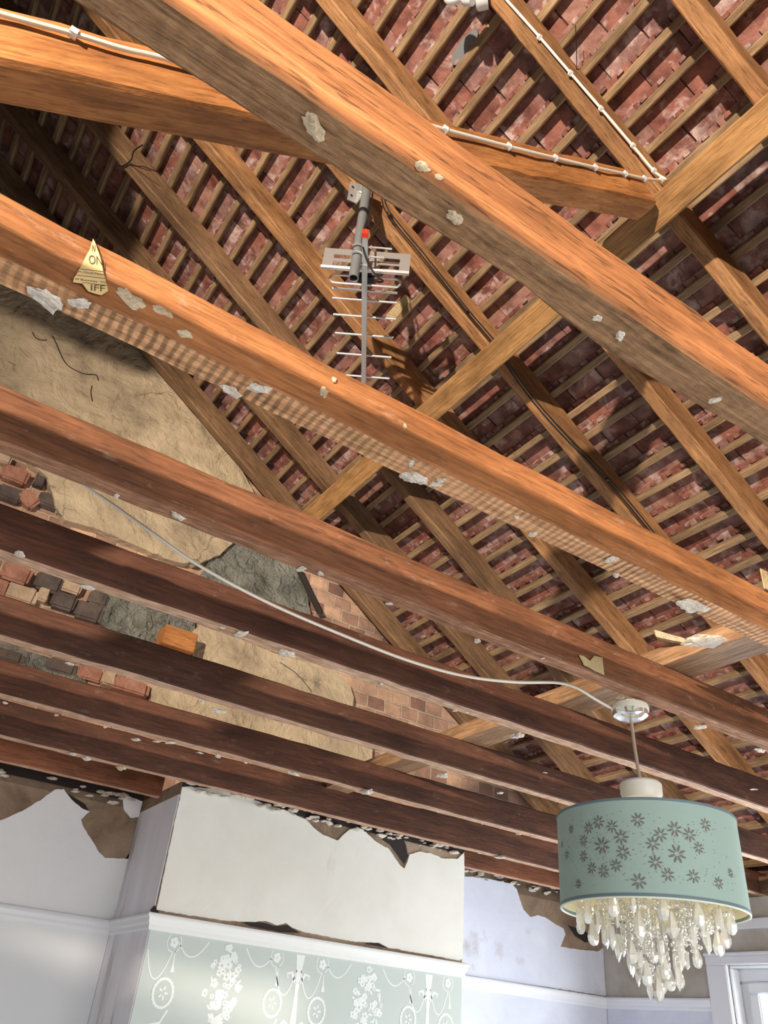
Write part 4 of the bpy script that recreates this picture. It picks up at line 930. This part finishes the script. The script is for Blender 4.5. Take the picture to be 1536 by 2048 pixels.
# flower cut-outs on the near half of the shade
def oncyl(x, y, R):
    r = ray(x, y); a = r.x ** 2 + r.y ** 2; b = -2 * (r.x * LC.x + r.y * LC.y); c = LC.x ** 2 + LC.y ** 2 - R * R; D = b * b - 4 * a * c
    if D < 0: return None
    return r * ((-b - math.sqrt(D)) / (2 * a))
bm = bmesh.new()
def petal(th, z, ang_, l, wd, R=LR + .0008):
    pts = []
    for k in range(8):
        t = 2 * math.pi * k / 8; u_ = l * (1 + math.cos(t)) / 2 + l * .25; v_ = wd * math.sin(t)
        a = u_ * math.cos(ang_) - v_ * math.sin(ang_); b = u_ * math.sin(ang_) + v_ * math.cos(ang_)
        pts.append(bm.verts.new((LC.x + R * math.cos(th + a / R), LC.y + R * math.sin(th + a / R), z + b)))
    bm.faces.new(pts)
FL = [(355, 370, 8), (460, 360, 11), (520, 325, 12), (600, 350, 11), (755, 310, 12), (655, 415, 13), (540, 465, 15), (430, 435, 10), (330, 520, 8), (430, 530, 10), (665, 505, 12), (625, 585, 11), (480, 600, 10), (550, 620, 11), (760, 680, 13), (890, 400, 12), (975, 365, 13), (1065, 400, 12), (1160, 340, 11), (845, 455, 12), (990, 515, 15), (860, 565, 12), (935, 640, 11), (1090, 650, 11), (400, 695, 8), (1240, 690, 10), (1120, 480, 10), (300, 460, 6), (1310, 630, 8)]
def cutthru(): return
for zx, zy, rp in FL:
    p = oncyl(1024 + zx / 3, 1536 + zy / 3, LR)
    if p is None: continue
    th = math.atan2(p.y - LC.y, p.x - LC.x); r = rp * .00105
    n = 8
    for k in range(n): petal(th, p.z, 2 * math.pi * k / n + zx, r, r * .15)
    bm.normal_update(); child('flower_cutout', bm, M_cut, pend); bm = bmesh.new()
for i in range(330):
    fx, fy, rp = rnd.choice(FL); zx = fx + rnd.gauss(0, 75); zy = fy + rnd.gauss(0, 38)
    if zy < 250 or zy > 745: continue
    p = oncyl(1024 + zx / 3, 1536 + zy / 3, LR)
    if p is None or p.z > Z1 - .02 or p.z < Z0 + .02: continue
    petal(math.atan2(p.y - LC.y, p.x - LC.x), p.z, rnd.uniform(-.3, .3), .0036, .0007)
bm.normal_update()
o = child('pinhole_cutouts', bm, M_cut, pend); o['kind'] = 'stuff'
# crystals
mC, tC, NC, LCn, BC = nt('clear_crystal')
BC.inputs['Base Color'].default_value = (.97, .95, .88, 1); BC.inputs['Roughness'].default_value = .08; BC.inputs['Transmission Weight'].default_value = .55; BC.inputs['IOR'].default_value = 1.5
def drop_bm(kind):
    bm = bmesh.new()
    if kind == 0: lathe(bm, [(0, 0), (.003, -.002), (.0075, -.018), (.0115, -.031), (.0105, -.040), (.006, -.047), (0, -.049)], (0, 0, 0), 8)
    elif kind == 1: lathe(bm, [(0, 0), (.0055, -.001), (.0062, -.004), (.0072, -.028), (.004, -.038), (0, -.046)], (0, 0, 0), 6)
    elif kind == 2: lathe(bm, [(0, 0), (.005, -.001), (.006, -.003), (.0055, -.024), (0, -.030)], (0, 0, 0), 6)
    else: lathe(bm, [(0, 0), (.006, -.002), (.008, -.008), (.006, -.013), (0, -.015)], (0, 0, 0), 8)
    tube(bm, [(0, 0, 0), (0, 0, .012)], .0008, 4)
    me = bpy.data.meshes.new('crystal'); bm.to_mesh(me); bm.free(); me.materials.append(mC); return me
DM = [drop_bm(k) for k in range(4)]
nm = ['teardrop_crystal', 'faceted_crystal', 'faceted_crystal', 'round_crystal']
def addc(kind, x, y, z, sc=1.0):
    o = bpy.data.objects.new(nm[kind], DM[kind]); COL.objects.link(o); o.parent = pend
    o.location = Vector((LC.x + x, LC.y + y, z)) - pend.location; o.scale = (sc, sc, sc); o.rotation_euler = (0, 0, rnd.uniform(0, 3))
# tiers: radius, height of hanging point, count
tiers = [(.165, .318, 17, (0, 1, 0)), (.135, .296, 13, (0, 1, 2)), (.112, .275, 12, (1, 2, 1)), (.085, .250, 10, (1, 0, 2)), (.060, .232, 9, (1, 1, 2)), (.045, .208, 7, (0, 1, 0)), (.022, .190, 4, (0, 1, 0))]
for R_, zt, n_, kinds in tiers:
    for k in range(n_):
        a = 2 * math.pi * (k + rnd.uniform(-.2, .2)) / n_ + R_ * 31; z = zt + rnd.uniform(-.014, .014); x_, y_ = R_ * math.cos(a), R_ * math.sin(a)
        addc(kinds[k % 3], x_, y_, z, rnd.uniform(.92, 1.15))
        wbm = bmesh.new(); tube(wbm, [LC + Vector((x_, y_, z)), LC + Vector((x_, y_, .345))], .0006, 4); child('hanging_wire', wbm, M_alu, pend)
beads = bmesh.new(); strings = bmesh.new(); nb = 0
for R_, zt, n_, kinds in tiers:
    for k in range(int(n_ * 1.6)):
        a = rnd.uniform(0, 6.283)
        x_, y_ = R_ * math.cos(a), R_ * math.sin(a); z = .335
        tube(strings, [LC + Vector((x_, y_, .345)), LC + Vector((x_, y_, zt + .0))], .0006, 4)
        while z > zt - .01:
            r = rnd.choice((.0035, .0045, .006)); z -= r * 2 + rnd.uniform(.002, .010)
            if nb < 99 and z < .30:
                if nb == 0:
                    b_ = bmesh.new(); bmesh.ops.create_icosphere(b_, subdivisions=1, radius=1); bme = bpy.data.meshes.new('bead'); b_.to_mesh(bme); b_.free(); bme.materials.append(mC)
                o = bpy.data.objects.new('crystal_bead', bme); COL.objects.link(o); o.parent = pend; o.location = LC + Vector((x_, y_, z)) - pend.location; o.scale = (r, r, r * .8); nb += 1
            else:
                q = bmesh.ops.create_icosphere(beads, subdivisions=1, radius=r)['verts']; bmesh.ops.translate(beads, vec=LC + Vector((x_, y_, z)), verts=q)
o = child('small_beads', beads, mC, pend); o['kind'] = 'stuff'
o = child('bead_wires', strings, M_alu, pend); o['kind'] = 'stuff'
# lit bulb inside the shade
bm = bmesh.new(); lathe(bm, [(0, .0), (.018, -.004), (.026, -.02), (.02, -.042), (.012, -.052), (.012, -.07), (0, -.07)][::-1], LC + Vector((0.03, 0, .46)), 20); child('bulb', bm, plain('lamp_bulb', (.95, .92, .8), .3, emit=(1, .85, .6, 1.5)), pend, True)
pl_ = bpy.data.lights.new('pendant_bulb', 'POINT'); pl_.energy = 1.0; pl_.color = (1, .87, .62); pl_.shadow_soft_size = .03
po = bpy.data.objects.new('pendant_bulb', pl_); COL.objects.link(po); po.location = (LC.x + .03, LC.y, .41)
